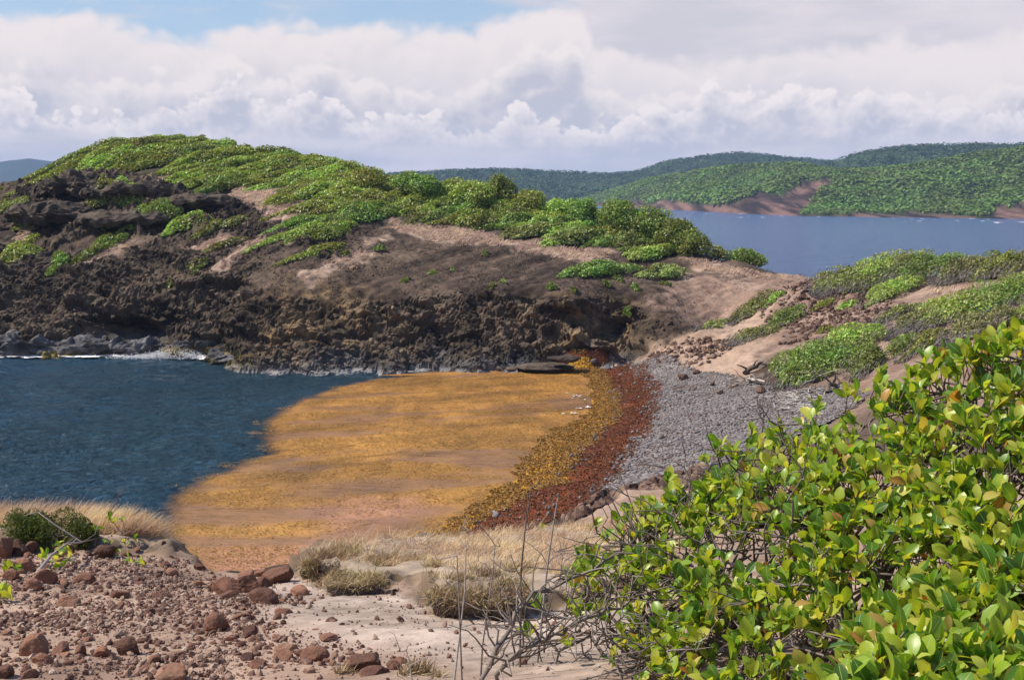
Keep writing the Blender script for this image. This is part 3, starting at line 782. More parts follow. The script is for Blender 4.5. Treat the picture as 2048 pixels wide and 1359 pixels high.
zs = 1.5 * (0.10 * fbm(xy0(a1 / 5.5, b1 / 2.6), 2, 101) + 0.085 * (ridged(xy0(a2 / 2.2, b2 / 1.1), 3, 102) - 0.5) + 0.06 * fbm(xy0(a1 / 0.9, b1 / 0.5), 2, 103))
zs = zs * sst(0.3, -1.5, inm) * sst(-46, -42, X2) * sst(29, 32, Y2) * sst(92, 87, Y2) * sst(9, 5, X2) - 0.12 * sst(0.2, 1.2, inm)
obj('sea', mesh('sea', np.stack([X2, Y2, zs], -1).reshape(-1, 3), gridfaces(*X2.shape), MAT['sea']), kind='structure')

# ------------------------------------------------------------------ far hills
def hill(name, sil, base, D0, D1, seed, crowns, csize, rough, mat_leaf, cliff=None, dx=None, label=None, pw=0.8):
    """terrain rising from a shore (px, D) to a skyline (px, py, D)"""
    sil = np.array(sil, float)
    bx = np.array(base, float)
    us = np.linspace(sil[0, 0], sil[-1, 0], 260 if dx is None else dx)
    syl = np.interp(us, sil[:, 0], sil[:, 1]); Db = np.interp(us, bx[:, 0], bx[:, 1])
    k = np.ones(9) / 9; syl = np.convolve(np.pad(syl, 4, 'edge'), k, 'valid')
    Dc = Db + D1
    top = atD(us, syl, Dc)
    t = np.linspace(-0.03, 1.5, 110)
    tt, uu = np.meshgrid(t, us, indexing='ij')
    Dg = Db[None] + tt * D1
    xg = (uu - 1024) / F * (Dg * 0.5 + 0.5 * Dc[None])
    prof = np.where(tt < 1, np.clip(tt, -0.1, 1), 1 - 0.6 * (tt - 1)); prof = np.sign(prof) * np.abs(prof) ** pw
    nz = fbm(xy0(xg / (D1 * 0.22), Dg / (D1 * 0.45), seed), 4, seed)
    zt = top[:, 2][None] - 0.35 * csize
    zg = zt * prof + nz * rough * np.sin(np.clip(tt, 0, 1) * math.pi) * zt
    zg = zg + (ridged(np.stack([xg / 75 + 0.35 * fbm(xy0(xg / 60, Dg / 60), 2, seed + 5), Dg / 400, 0 * xg], -1), 3, seed + 2) - 0.5) * zt * 0.42 * np.sin(np.clip(tt, 0, 1) * math.pi) ** 0.8
    zg = zg - np.where(tt < 0, 2.0, 0)
    return us, tt, uu, xg, Dg, zg


def hill_build(name, args, seed, nc, csize, nq, q, green, tree_name, cliffs=(), shore=True):
    us, tt, uu, xg, Dg, zg = args
    n = fbm(xy0(xg / 30, Dg / 30), 4, seed + 3)[..., None]
    ridg = ridged(np.stack([xg / 9, zg / 60, Dg * 0], -1), 3, seed + 7)[..., None]
    c = lerp(np.array([.018, .035, .010]), np.array([.045, .07, .02]), np.clip(0.5 + n, 0, 1))
    bare = np.zeros(xg.shape)
    P = np.stack([xg, Dg, zg], -1); px, py = project(P)
    for cp in cliffs:
        bare = np.maximum(bare, sst(-4, 4, polydist(px, py, np.array(cp, float)) + 13 * fbm(np.stack([px / 22, py / 16, 0 * px], -1), 4, 5)))
    if shore:
        sh = sst(3.0, 1.4, zg + 1.2 * n[..., 0] + 3.2 * fbm(xy0(xg / 22, Dg * 0), 3, seed + 9))
        bare = np.maximum(bare, sh)
    gul = fbm(np.stack([xg / 3.5, zg / 25, Dg / 60], -1), 4, seed + 8)[..., None]
    cb = lerp(np.array([.022, .013, .011]), np.array([.17, .098, .078]), np.clip(0.42 + 1.4 * gul + 0.5 * n, 0, 1))
    c = lerp(c, cb, bare[..., None])
    zb = zg - bare * 2.0 * (1 - ridg[..., 0])
    G = np.stack([xg, Dg, zb], -1)
    o = obj(name, mesh(name, G.reshape(-1, 3), gridfaces(*xg.shape), MAT['hill'], True, {'col': c.reshape(-1, 3)}), kind='structure')
    # crowns scattered on the hill
    r = np.random.default_rng(seed)
    a = r.uniform(0.0, 1.05, nc); b = r.uniform(0, 1, nc)
    ia = (a + 0.03) / 1.53 * (xg.shape[0] - 1); ib = b * (xg.shape[1] - 1)
    def sm(A):
        i = np.clip(ia.astype(int), 0, A.shape[0] - 2); j = np.clip(ib.astype(int), 0, A.shape[1] - 2); fa = ia - i; fb = ib - j
        return A[i, j] * (1 - fa) * (1 - fb) + A[i + 1, j] * fa * (1 - fb) + A[i, j + 1] * (1 - fa) * fb + A[i + 1, j + 1] * fa * fb
    x, y, z, bb = sm(xg), sm(Dg), sm(zg), sm(bare)
    k = (bb < r.uniform(0.15, 0.75, len(bb))) & (z > 1.0)
    x, y, z = x[k], y[k], z[k]
    s = csize * r.uniform(0.5, 1.15, len(x)) * (0.75 + 0.5 * (vn(xy0(x / 40, y / 40), seed + 1) * 0.5 + 0.5))
    m = len(x)
    dirs = unit(r.normal(size=(m, nq, 3)) * np.array([1, 1, 0.8]) + np.array([0, 0, 0.55]))
    cpos = np.stack([x, y, z + s * 0.12], -1)[:, None] + dirs * (s[:, None, None] * np.array([0.62, 0.62, 0.42]))
    nn = unit(dirs * 0.7 + 0.22 * r.normal(size=dirs.shape) + np.array([0, 0, 0.7]))
    t = np.cross(nn, r.normal(size=nn.shape))
    Ls = np.repeat(s, nq) * r.uniform(0.7, 1.2, m * nq) * q
    Vq, Fq_ = leafquads(cpos.reshape(-1, 3), t.reshape(-1, 3), nn.reshape(-1, 3), Ls, Ls * 0.8)
    obj(tree_name, mesh(tree_name, Vq, Fq_, green, False), o, kind='stuff')
    return o


for nm in ('f1', 'f2', 'f3'):
    pass
MAT['forest_far'] = leaf_material('forest_leaf_far', [(0.0, (0.026, 0.060, 0.018)), (0.5, (0.038, 0.080, 0.024)), (1.0, (0.055, 0.10, 0.032))], 0.7, 0.15, pscale=0.03)
A = hill('h', [(1050, 402), (1130, 398), (1200, 384), (1300, 353), (1400, 337), (1500, 326), (1580, 323), (1650, 335), (1750, 333), (1850, 321), (1950, 301), (2048, 288), (2200, 275), (2400, 290)],
         [(1050, 1250), (1130, 1100), (1200, 950), (1300, 800), (1400, 650), (1500, 585), (1640, 550), (1750, 528), (2048, 482), (2400, 440)], 0, 260, 3, 0, 3.5, 0.34, None, dx=420)
hill_build('far_hill', A, 3, 33000, 3.0, 4, 0.74, MAT['forest'], 'forest',
           cliffs=[[(1400, 428), (1455, 400), (1520, 388), (1590, 382), (1600, 362), (1660, 360), (1640, 385), (1615, 410), (1600, 436), (1500, 436)], [(1180, 404), (1290, 402), (1350, 420), (1230, 416)], [(1985, 415), (2060, 400), (2080, 442), (1975, 442)], [(1225, 412), (1320, 402), (1420, 408), (1500, 420), (1500, 434), (1360, 428)], [(1630, 434), (1690, 422), (1790, 428), (1880, 426), (1940, 434), (1940, 444), (1640, 440)]])
A = hill('h', [(1560, 395), (1620, 352), (1660, 320), (1720, 300), (1800, 291), (1880, 287), (1950, 285), (2048, 284), (2250, 290), (2500, 320)], [(1560, 900), (2500, 820)], 0, 330, 11, 0, 5, 0.25, None, dx=260)
hill_build('wooded_ridge', A, 11, 9000, 4.8, 4, 0.6, MAT['forest_far'], 'forest', shore=False)
A = hill('h', [(780, 345), (870, 340), (960, 336), (1010, 335), (1060, 338), (1130, 341), (1220, 347), (1270, 342), (1330, 320), (1430, 306), (1480, 301), (1560, 311), (1640, 319), (1720, 332), (1850, 352)], [(780, 1150), (1850, 1250)], 0, 330, 17, 0, 5, 0.25, None, dx=300)
hill_build('hill_range', A, 17, 13000, 4.8, 4, 0.6, MAT['forest_far'], 'forest', shore=False)


def mountain(name, sil, D, seed):
    sil = np.array(sil, float); us = np.linspace(sil[0, 0], sil[-1, 0], 160); sy_ = np.interp(us, sil[:, 0], sil[:, 1])
    t = np.linspace(0, 1.5, 30); tt, uu = np.meshgrid(t, us, indexing='ij')
    top = atD(us, sy_, D); xg = top[:, 0][None] + 0 * tt; yg = D - 350 + 350 * tt
    zg = top[:, 2][None] * np.where(tt < 1, tt ** 0.8, 1 - 0.8 * (tt - 1)) + 5 * fbm(xy0(xg / 60, yg / 60), 4, seed) * np.clip(tt * 2, 0, 1) - 1
    c = lerp(np.array([.018, .032, .026]), np.array([.035, .055, .035]), np.clip(0.5 + fbm(xy0(xg / 40, yg / 40), 3, seed + 1)[..., None], 0, 1))
    obj(name, mesh(name, np.stack([xg, yg, zg], -1).reshape(-1, 3), gridfaces(*tt.shape), MAT['hill'], True, {'col': c.reshape(-1, 3)}), kind='structure')


mountain('mountain', [(-420, 345), (-250, 325), (-120, 330), (0, 323), (60, 317), (110, 321), (170, 330), (260, 345), (400, 370), (520, 380)], 3000, 23)
mountain('mountain', [(1120, 372), (1200, 346), (1240, 341), (1290, 339), (1340, 350), (1420, 372)], 3000, 29)

# air
hz, nt = material('haze')
vol = nd(nt, 'ShaderNodeVolumePrincipled', {'Color': (0.42, 0.61, 1.0), 'Density': 0.00017, 'Anisotropy': 0.0})
nd(nt, 'ShaderNodeOutputMaterial', {'Volume': vol})
bx0, bx1, by0, by1, bz0, bz1 = -2300, 2300, -220, 3700, -5.0, 122.0
bv = np.array([(x, y, z) for x in (bx0, bx1) for y in (by0, by1) for z in (bz0, bz1)])
bf = np.array([(0, 1, 3, 2), (4, 6, 7, 5), (0, 4, 5, 1), (2, 3, 7, 6), (0, 2, 6, 4), (1, 5, 7, 3)])
obj('haze', mesh('haze', bv, bf, hz, False), kind='stuff')

# ------------------------------------------------------------------ shrubs
WIND = np.array([0.72, 0.69])


def hit1(px, py):
    return hit([px], [py])[0]


def shrub_mesh(r, a, b, h, th, matn, lobes=9, leaf=0.225, dens=1.0, c=None, ground=hH, dead=0.0, tilt=0.3, layers=2.5, minH=0.0):
    """dome of leaves draped on the ground; a, b half lengths along/across th"""
    ax = np.array([math.cos(th), math.sin(th)]); bx = np.array([-ax[1], ax[0]])
    # lobes
    rr = np.sqrt(r.uniform(0, 1, lobes)) * 0.72; ph = r.uniform(0, 2 * math.pi, lobes)
    lx, ly = rr * np.cos(ph), rr * np.sin(ph); ls = r.uniform(0.30, 0.52, lobes)
    lh = (1 - 0.55 * rr ** 2) * r.uniform(0.75, 1.1, lobes)
    area = math.pi * a * b * 1.25 + 2.0 * math.pi * (a + b) / 2 * h * 0.5
    n = int(area * layers * dens / (leaf * leaf * 0.5)); n = min(n, 6500)
    k = r.integers(0, lobes, n)
    d = unit(r.normal(size=(n, 3)) + np.array([0, 0, 0.35])); d[:, 2] = np.abs(d[:, 2]) * np.where(r.uniform(size=n) < 0.9, 1, -0.3)
    rad = 1 - 0.5 * r.uniform(0, 1, n) ** 3.0
    x = lx[k] + d[:, 0] * ls[k] * rad; y = ly[k] + d[:, 1] * ls[k] * rad
    zz = (lh[k] * 0.35 + d[:, 2] * lh[k] * 0.65 * rad) * h
    # wind: leading (seaward) end thins to a point
    tp = np.clip((x + 1) / 1.1, 0.18, 1.0); y = y * (0.35 + 0.65 * tp); zz = zz * (0.25 + 0.75 * tp)
    P = x[:, None] * a * ax + y[:, None] * b * bx
    cx, cy = c[0] + P[:, 0], c[1] + P[:, 1]
    z = ground(cx, cy) + zz - 0.05
    pos = np.stack([cx - c[0], cy - c[1], z - c[2]], -1)
    nd_ = unit(np.stack([d[:, 0] * ax[0] * 1.0 + d[:, 1] * bx[0], d[:, 0] * ax[1] + d[:, 1] * bx[1], d[:, 2] + 0.75], -1) + 0.42 * r.normal(size=(n, 3)))
    along = np.concatenate([np.tile(ax, (n, 1)), np.full((n, 1), 0.3)], 1) * 0.7 + r.normal(size=(n, 3)) * 0.7
    L = leaf * r.uniform(0.7, 1.35, n)
    V, Fq = leafquads(pos, along, nd_, L, L * r.uniform(0.5, 0.8, n))
    idx = np.zeros(len(Fq), int); mats = [MAT[matn]]
    if dead > 0:
        m = int(n * dead)
        # bleached twigs on the windward edge, all swept one way
        u = -1 + r.exponential(0.45, m); v = r.uniform(-1, 1, m) * np.sqrt(np.clip(1 - np.clip(u, -1, 1) ** 2, 0.06, 1)) * 0.9
        zt = h * (0.15 + 0.6 * np.clip((u + 1) / 1.1, 0, 1)) * r.uniform(0.6, 1.15, m)
        Q = u[:, None] * a * ax + v[:, None] * b * bx; z = ground(c[0] + Q[:, 0], c[1] + Q[:, 1]) + zt
        tp_ = np.stack([Q[:, 0], Q[:, 1], z - c[2]], -1)
        dd = np.concatenate([np.tile(ax, (m, 1)), np.full((m, 1), 0.35)], 1) + 0.28 * r.normal(size=(m, 3))
        L2 = r.uniform(0.3, 0.8, m)
        V2, F2 = leafquads(tp_, dd, unit(r.normal(size=(m, 3)) + np.array([0, -0.6, 0.8])), L2, np.full(m, 0.035), 0.0)
        F2 = F2 + len(V); V = np.concatenate([V, V2]); Fq = np.concatenate([Fq, F2]); idx = np.concatenate([idx, np.ones(len(F2), int)]); mats.append(MAT['deadtwig'])
    return V, Fq, idx, mats


def shrub(name, px, py, wpx, hpx, th, h, matn, label, group=None, seed=0, cat='shrub', pos=None, **k):
    r = np.random.default_rng(seed + int(px) * 7 + int(py))
    c = hit1(px, py) if pos is None else np.array(pos)
    s = c[1] / F
    a = wpx * s / 2 * 1.12; b = hpx * s / 2 * 1.12; h = h * 1.25
    V, Fq, idx, mats = shrub_mesh(r, a, b, h, th, matn, c=c, **k)
    return obj(name, mesh(name, V, Fq, mats, False, matidx=idx), None, c, label, cat, group)


MARK_W = [(90, 345, 'toward the seaward end of the summit slope'), (190, 300, 'on the steep skyline below the summit'), (320, 280, 'on the very summit of the headland'), (260, 330, 'above the broad black crag'),
          (400, 345, 'above the dark rock rib'), (450, 310, 'just downhill of the summit skyline'), (560, 340, 'above the combed grass pocket'), (560, 305, 'on the skyline in the middle of the headland'),
          (650, 350, 'at mid-slope between grass pocket and skyline'), (650, 430, 'on the long green tongue reaching down the slope'), (720, 345, 'below the skyline near the dip of the crest'), (740, 400, 'on the shoulder above the grass track'), (820, 385, 'around the foot of the dense round tree')]
MARK_E = [(820, 425, 'beside the dip where the grass track starts'), (900, 410, 'under the small light tree in the dip'), (960, 440, 'bordering the pale combed grass'), (1000, 410, 'under the peaked tree of the lower crest'), (1080, 430, 'behind the middle of the pale grass band'),
          (1130, 480, 'at the lower edge of the scrub over the pale grass'), (1180, 450, 'around the bright bushy tree'), (1240, 485, 'below the darkest round tree'), (1320, 490, 'near the last big trees above the bay'), (1390, 512, 'at the end of the crest where the saddle begins')]
TONE = {'green': 'yellow-green', 'lush': 'deep green', 'olive': 'dull olive'}


def near_mark(c, marks):
    px, py = project(np.asarray(c, float)[None]); return min(marks, key=lambda m: (m[0] - px[0]) ** 2 + 3 * (m[1] - py[0]) ** 2)[2]


def fill(polyW, poly, spacing, r, name, mats, size, hh, label, group, cat='shrub', leaf=0.225, dead=0.0, th=0.75):
    """shrubs packed side by side over a patch of ground"""
    lo = polyW.min(0); hi_ = polyW.max(0); out = []
    tries = r.uniform(lo, hi_, size=(6000, 2))
    ok = polydist(tries[:, 0], tries[:, 1], polyW) > 0.35
    for q in tries[ok]:
        if all((abs(q[0] - o[0]) / spacing[0]) ** 2 + (abs(q[1] - o[1]) / spacing[1]) ** 2 > 1 for o in out):
            out.append(q)
    for i, q in enumerate(out):
        c = np.array([q[0], q[1], hH(q[0:1], q[1:2])[0]])
        sc = r.uniform(0.75, 1.3)
        mt = mats[r.integers(0, len(mats))]
        V, Fq, idx, ms = shrub_mesh(r, size[0] * sc, size[1] * sc, hh * r.uniform(0.7, 1.35), th + r.normal() * 0.13, mt, c=c, leaf=leaf, lobes=int(r.integers(7, 12)), dead=dead)
        obj(name, mesh(name, V, Fq, ms, False, matidx=idx), None, c, '%s %s shrub %s' % (TONE[mt], label, near_mark(c, MARK_W if polyW is WPW else MARK_E)), cat, group)
    return len(out)


r1 = np.random.default_rng(21)
nW = fill(WPW, None, (1.8, 1.75), r1, 'shrub', ['green', 'green', 'green', 'green', 'lush', 'green', 'olive'], (4.1, 1.2), 0.95, 'wind-combed', 'wind-combed shrubs over the headland top')
nE = fill(WPE, None, (1.6, 2.2), r1, 'shrub', ['green', 'green', 'olive', 'lush'], (3.3, 1.25), 1.15, 'rounded', 'shrubs along the lower crest of the headland')
print('shrubs', nW, nE)

PATCH = [  # px, py, width px, depth px, height, material, label
    (212, 405, 60, 80, 1.9, 'olive', 'pale green shrub hanging on the black crag below the headland summit, nearer the sea'),
    (250, 402, 50, 75, 1.7, 'green', 'rounded green shrub beside a paler one on the black crag'),
    (308, 438, 80, 90, 1.3, 'lush', 'bright green shrub with a fuzzy outline in the middle of the dark crag'),
    (335, 425, 32, 90, 0.9, 'olive', 'dark olive shrub standing upright against the black crag face'),
    (362, 455, 80, 50, 0.8, 'green', 'elongated green shrub right below the black crag'),
    (398, 450, 50, 60, 0.8, 'lush', 'small grey-green shrub at the upper end of an elongated one'),
    (432, 458, 90, 45, 0.7, 'olive', 'dull olive wind-swept shrub beside bare brown soil'),
    (445, 490, 70, 28, 0.4, 'olive', 'thin faded olive strip of scrub on the brown slope'),
    (205, 455, 50, 50, 0.7, 'lush', 'dark green shrub under the long black crag'),
    (212, 490, 60, 50, 0.6, 'lush', 'green shrub just above the ochre strip on the dark slope'),
    (255, 460, 35, 24, 0.5, 'green', 'small green shrub between the crag and the ochre strip'),
    (175, 512, 90, 30, 0.5, 'lush', 'long narrow green shrub along an ochre bare strip'),
    (118, 532, 38, 45, 0.7, 'lush', 'isolated dark green shrub on black rock above the surf'),
    (62, 510, 28, 45, 0.5, 'lush', 'little green shrub on the steep seaward end of the headland'),
    (20, 515, 75, 60, 0.6, 'green', 'green shrub on the steep seaward slope at the picture edge'),
    (50, 452, 30, 100, 0.9, 'olive', 'tall narrow grey-green shrub in a gully of the seaward slope'),
    (15, 420, 60, 60, 0.6, 'olive', 'dull shrub on the seaward slope near the skyline'),
    (58, 485, 36, 30, 0.4, 'green', 'flat green shrub below the narrow gully shrub'),
    (342, 565, 36, 26, 0.5, 'lush', 'single bright yellow-green tuft low on the dark slope'),
    (390, 535, 50, 44, 0.6, 'olive', 'small mottled shrub low on the dark slope'),
    (562, 405, 60, 50, 0.6, 'green', 'green strip of shrub amid the pinkish grass by the dense scrub'),
    (628, 508, 120, 32, 0.45, 'green', 'thin yellow-green streak of shrub crossing the brown slope'),
    (625, 478, 120, 70, 0.8, 'lush', 'lower tip of the long green tongue of scrub reaching down the slope'),
    (685, 440, 150, 90, 1.0, 'lush', 'dense dark green upper part of the long tongue of scrub'),
    (745, 412, 120, 80, 1.1, 'green', 'thick green shrub at the shoulder where the grass track begins'),
    (1185, 545, 170, 62, 0.9, 'lush', 'long dark green shrub on bare soil above the overhanging cliff'),
    (1290, 515, 150, 50, 0.9, 'green', 'dense green shrub upslope of the long shrub on bare soil'),
    (1318, 552, 100, 48, 0.8, 'olive', 'grey-green shrub beside a small eroded hollow'),
    (1095, 492, 60, 26, 0.5, 'green', 'small pale green shrub isolated in the dry grass band'),
    (838, 428, 90, 55, 0.7, 'olive', 'pale green cushion shrub at the edge of the dry grass'),
    (1255, 488, 120, 50, 0.8, 'olive', 'yellowish spotted shrub at the foot of the lower crest trees'),
    (1240, 478, 70, 30, 0.6, 'olive', 'greyish half-dead shrub below the dark round trees'),
]
for q in PATCH:
    shrub('shrub', q[0], q[1], q[2] * 1.35, q[3] * 1.15, 0.74, q[4], q[5], q[6], 'shrubs scattered on the rocky headland slope', lobes=8)
for i, (x, y) in enumerate([(812, 562), (905, 545), (980, 576), (1005, 568), (862, 550), (1330, 568), (1145, 582), (1212, 570), (1270, 578), (1100, 575), (1255, 620), (1235, 560), (970, 510), (760, 500), (560, 385), (690, 510)]):
    shrub('grass_tuft', x, y, 24, 26, 0.3, 0.35, 'lush', 'tiny bright green tuft on the bare slope ' + ['above the ochre rock', 'under the pale combed grass', 'along the faint cliff-top path', 'by the long shrub over the cliff'][0 if x < 850 else 1 if x < 1000 else 2 if x < 1160 else 3], 'tiny green tufts on the bare slope', cat='plant', lobes=4, leaf=0.16)

RIGHT = [  # right slope
    (1625, 728, 250, 120, 1.0, 'lush', 'large dark green wind-sculpted shrub above the cobble beach', 0.05, 0.85),
    (1700, 690, 170, 90, 1.0, 'green', 'green shrub rising behind the large wind-sculpted one above the beach', 0.05, 0.85),
    (1755, 722, 210, 80, 0.9, 'lush', 'mottled shrub adjoining the large wind-sculpted one, further up the slope', 0.05, 0.85),
    (1572, 645, 110, 50, 0.8, 'lush', 'short green shrub topping a dry brown grass clump', 0.05, 0.7),
    (1500, 675, 130, 60, 0.5, 'olive', 'straw-coloured half-dry shrub streaming down the sandy bank', 0.14, 0.75),
    (1500, 620, 140, 36, 0.45, 'olive', 'flat yellowish shrub streak on the bare saddle', 0.10, 0.7),
    (1545, 602, 80, 24, 0.4, 'green', 'small light green streak of shrub near the saddle path', 0.04, 0.7),
    (1425, 655, 90, 30, 0.35, 'olive', 'thin brownish shrub line beside the sandy bank', 0.08, 0.7),
    (1645, 612, 56, 24, 0.4, 'green', 'little light green cushion on red rubble, nearest the saddle', 0.0, 0.4),
    (1692, 614, 46, 22, 0.4, 'green', 'little light green cushion on red rubble, beside another further up', 0.0, 0.4),
    (1650, 665, 44, 22, 0.4, 'green', 'small green sprig patch amid red rubble above the large shrub', 0.0, 0.4),
    (1690, 572, 170, 90, 1.2, 'olive', 'windward grey-streaked shrub at the seaward end of the right ridge', 0.12, 0.7),
    (1745, 566, 180, 100, 1.7, 'green', 'tall leaning shrub with bleached twigs on the right ridge crest', 0.10, 0.7),
    (1800, 560, 170, 100, 2.0, 'olive', 'tallest dome of scrub on the right ridge crest', 0.07, 0.7),
    (1850, 560, 150, 100, 1.8, 'lush', 'dense dark-sided shrub just up the ridge from the tallest dome', 0.04, 0.7),
    (1780, 590, 190, 60, 0.9, 'green', 'bright green shrub skirt at the foot of the right ridge scrub', 0.02, 0.7),
    (1925, 560, 160, 80, 1.5, 'olive', 'olive shrub with grey stems on the ridge above the pale grass', 0.10, 0.7),
    (1990, 556, 160, 80, 1.6, 'green', 'green shrub on the ridge crest close to the picture edge', 0.07, 0.7),
    (1970, 548, 130, 60, 1.5, 'lush', 'rounded shrub at the back of the ridge by the bay', 0.05, 0.7),
    (2060, 552, 160, 90, 1.8, 'olive', 'olive shrub beyond the last one on the ridge crest', 0.08, 0.7),
    (1830, 655, 200, 60, 0.8, 'olive', 'long band of bleached grey twigs and sparse leaves on the right slope', 0.30, 0.7),
    (1900, 640, 240, 100, 1.1, 'green', 'long green wind-combed shrub below the pale grass patch', 0.06, 0.72),
    (1985, 605, 220, 100, 1.2, 'lush', 'thick dark green shrub upslope of the long wind-combed one', 0.03, 0.72),
    (2060, 590, 180, 100, 1.2, 'green', 'green shrub at the top of the right slope against the edge', 0.05, 0.72),
    (1960, 665, 230, 90, 1.0, 'olive', 'grey-green shrub band behind the big glossy-leaved shrub', 0.14, 0.72),
    (2050, 640, 200, 90, 1.1, 'green', 'green shrub behind the topmost glossy leaves', 0.08, 0.72),
    (1850, 695, 180, 50, 0.7, 'green', 'flat green shrub just over the top of the glossy-leaved shrub', 0.08, 0.72),
    (1790, 635, 130, 40, 0.6, 'olive', 'yellowish low shrub edging the red rubble', 0.15, 0.7),
]
for q in RIGHT:
    shrub('shrub', q[0], q[1], q[2], q[3] * 1.5, q[8], q[4], q[5], q[6], 'wind-swept shrubs on the slope above the beach', dead=q[7], leaf=0.165, lobes=11, dens=0.85)


# ------------------------------------------------------------------ trees on the crest
def tree(px, py, D, hgt, wid, label, group, seed, matn='lush', name='tree'):
    r = np.random.default_rng(seed)
    b = atD(px, py, D); b[2] = hH(b[0:1], b[1:2])[0]
    topz = atD(px, py, D)[2]
    root = bpy.data.objects.new(name, None); COL.objects.link(root); root.location = b
    root['label'] = label; root['category'] = 'tree'; root['group'] = group
    tr = wobble((0, 0, -0.2), (0.1, 0, hgt * 0.5), r, 5, 0.05)
    V, Fq = tubes([(tr, np.linspace(0.13, 0.08, 5))], 6); obj('trunk', mesh('trunk', V, Fq, MAT['trunk']), root)
    L = 17; ph = r.uniform(0, 6.28, L); rr = np.sqrt(r.uniform(0, 1, L)) * wid * 0.38
    cc = np.stack([rr * np.cos(ph), rr * np.sin(ph), hgt * (0.66 - 1.3 * (rr / wid) ** 2 * 2) * r.uniform(0.55, 1.1, L)], -1)
    V, Fq = tubes([(wobble(tr[-1] if k % 2 else tr[2], c, r, 4, 0.08), np.linspace(0.06, 0.02, 4)) for k, c in enumerate(cc)], 4)
    obj('limb', mesh('limb', V, Fq, MAT['trunk']), root)
    n = int(3600 * wid * hgt / 9); k = r.integers(0, L, n); d = unit(r.normal(size=(n, 3)) + np.array([0, 0, 0.25]))
    rad = np.array([wid, wid, hgt]) * 0.23 * (0.8 + 0.35 * r.uniform(size=(n, 1)) - 0.35 * r.uniform(size=(n, 1)) ** 3)
    P = cc[k] + d * rad; P[:, 2] = np.maximum(P[:, 2], hgt * 0.04)
    Ls = 0.21 * r.uniform(0.7, 1.3, n)
    V, Fq = leafquads(P, r.normal(size=(n, 3)), unit(d + 0.5 * r.normal(size=(n, 3)) + np.array([0, 0, 0.2])), Ls, Ls * 0.7)
    obj('crown', mesh('crown', V, Fq, MAT[matn], False), root, kind=None)


TR = [(830, 400, 106, 3.3, 4.6, 'dense round dark green tree ending the upper scrub where the crest dips', 'lush'),
      (735, 372, 107, 2.4, 4.0, 'broad light-topped tree beside the round dark one on the upper crest', 'green'),
      (905, 405, 107, 2.5, 3.0, 'small light green tree in the dip of the crest against the far hills', 'green'),
      (1000, 408, 106, 2.9, 3.2, 'peaked green tree highest on the lower crest', 'lush'),
      (950, 412, 105, 2.5, 4.4, 'broad flat-topped tree just seaward of the peaked one', 'green'),
      (1065, 422, 105, 2.5, 4.0, 'small rounded tree on the lower crest against the far blue ridge', 'green'),
      (1160, 452, 103, 3.0, 3.8, 'bright bushy tree on the lower crest before the far shore', 'lush'),
      (1230, 466, 101, 3.4, 4.6, 'darkest round-crowned tree of the lower crest', 'lush'),
      (1300, 478, 100, 3.3, 4.4, 'dense green tree standing between the dark round one and the bay', 'lush'),
      (1352, 488, 98, 3.0, 4.0, 'last big round tree of the crest above the bay water', 'lush'),
      (1390, 508, 96, 2.5, 3.0, 'lower bushy tree sloping down to the bay beside the last big one', 'lush'),
      (1490, 532, 97, 2.2, 3.4, 'feathery green tree rising behind the saddle before the bay', 'lush'),
      (1112, 440, 104, 2.5, 3.6, 'rounded light tree filling the gap before the bright bushy one', 'green'), (1268, 474, 101, 2.9, 3.6, 'middle tree squeezed between two dark round crowns', 'green'),
      (1435, 525, 97, 1.3, 2.0, 'small dark bush-like tree at the start of the saddle', 'olive'),
      (1545, 545, 97, 1.2, 2.2, 'low green tree peeping over the pale saddle edge', 'lush'),
      (1600, 560, 98, 1.1, 2.4, 'sparse low tree over the lowest point of the saddle', 'lush'),
      (1640, 560, 94, 1.1, 2.0, 'low green tree beside the right ridge scrub', 'lush'),
      (400, 290, 120, 1.3, 1.8, 'grey-green wispy treetop on the summit skyline', 'olive'),
      (455, 296, 119, 1.3, 1.8, 'small tree alone on the skyline just past the summit', 'lush'),
      (355, 282, 119, 1.2, 2.2, 'wind-bent dark treetop at the highest point of the headland', 'olive'),
      (490, 300, 119, 1.1, 1.4, 'tiny grey treetop on the skyline downhill of the lone small tree', 'olive')]
for i, q in enumerate(TR):
    tree(q[0], q[1], q[2], q[3], q[4], q[5], 'trees along the headland crest', 100 + i, q[6])

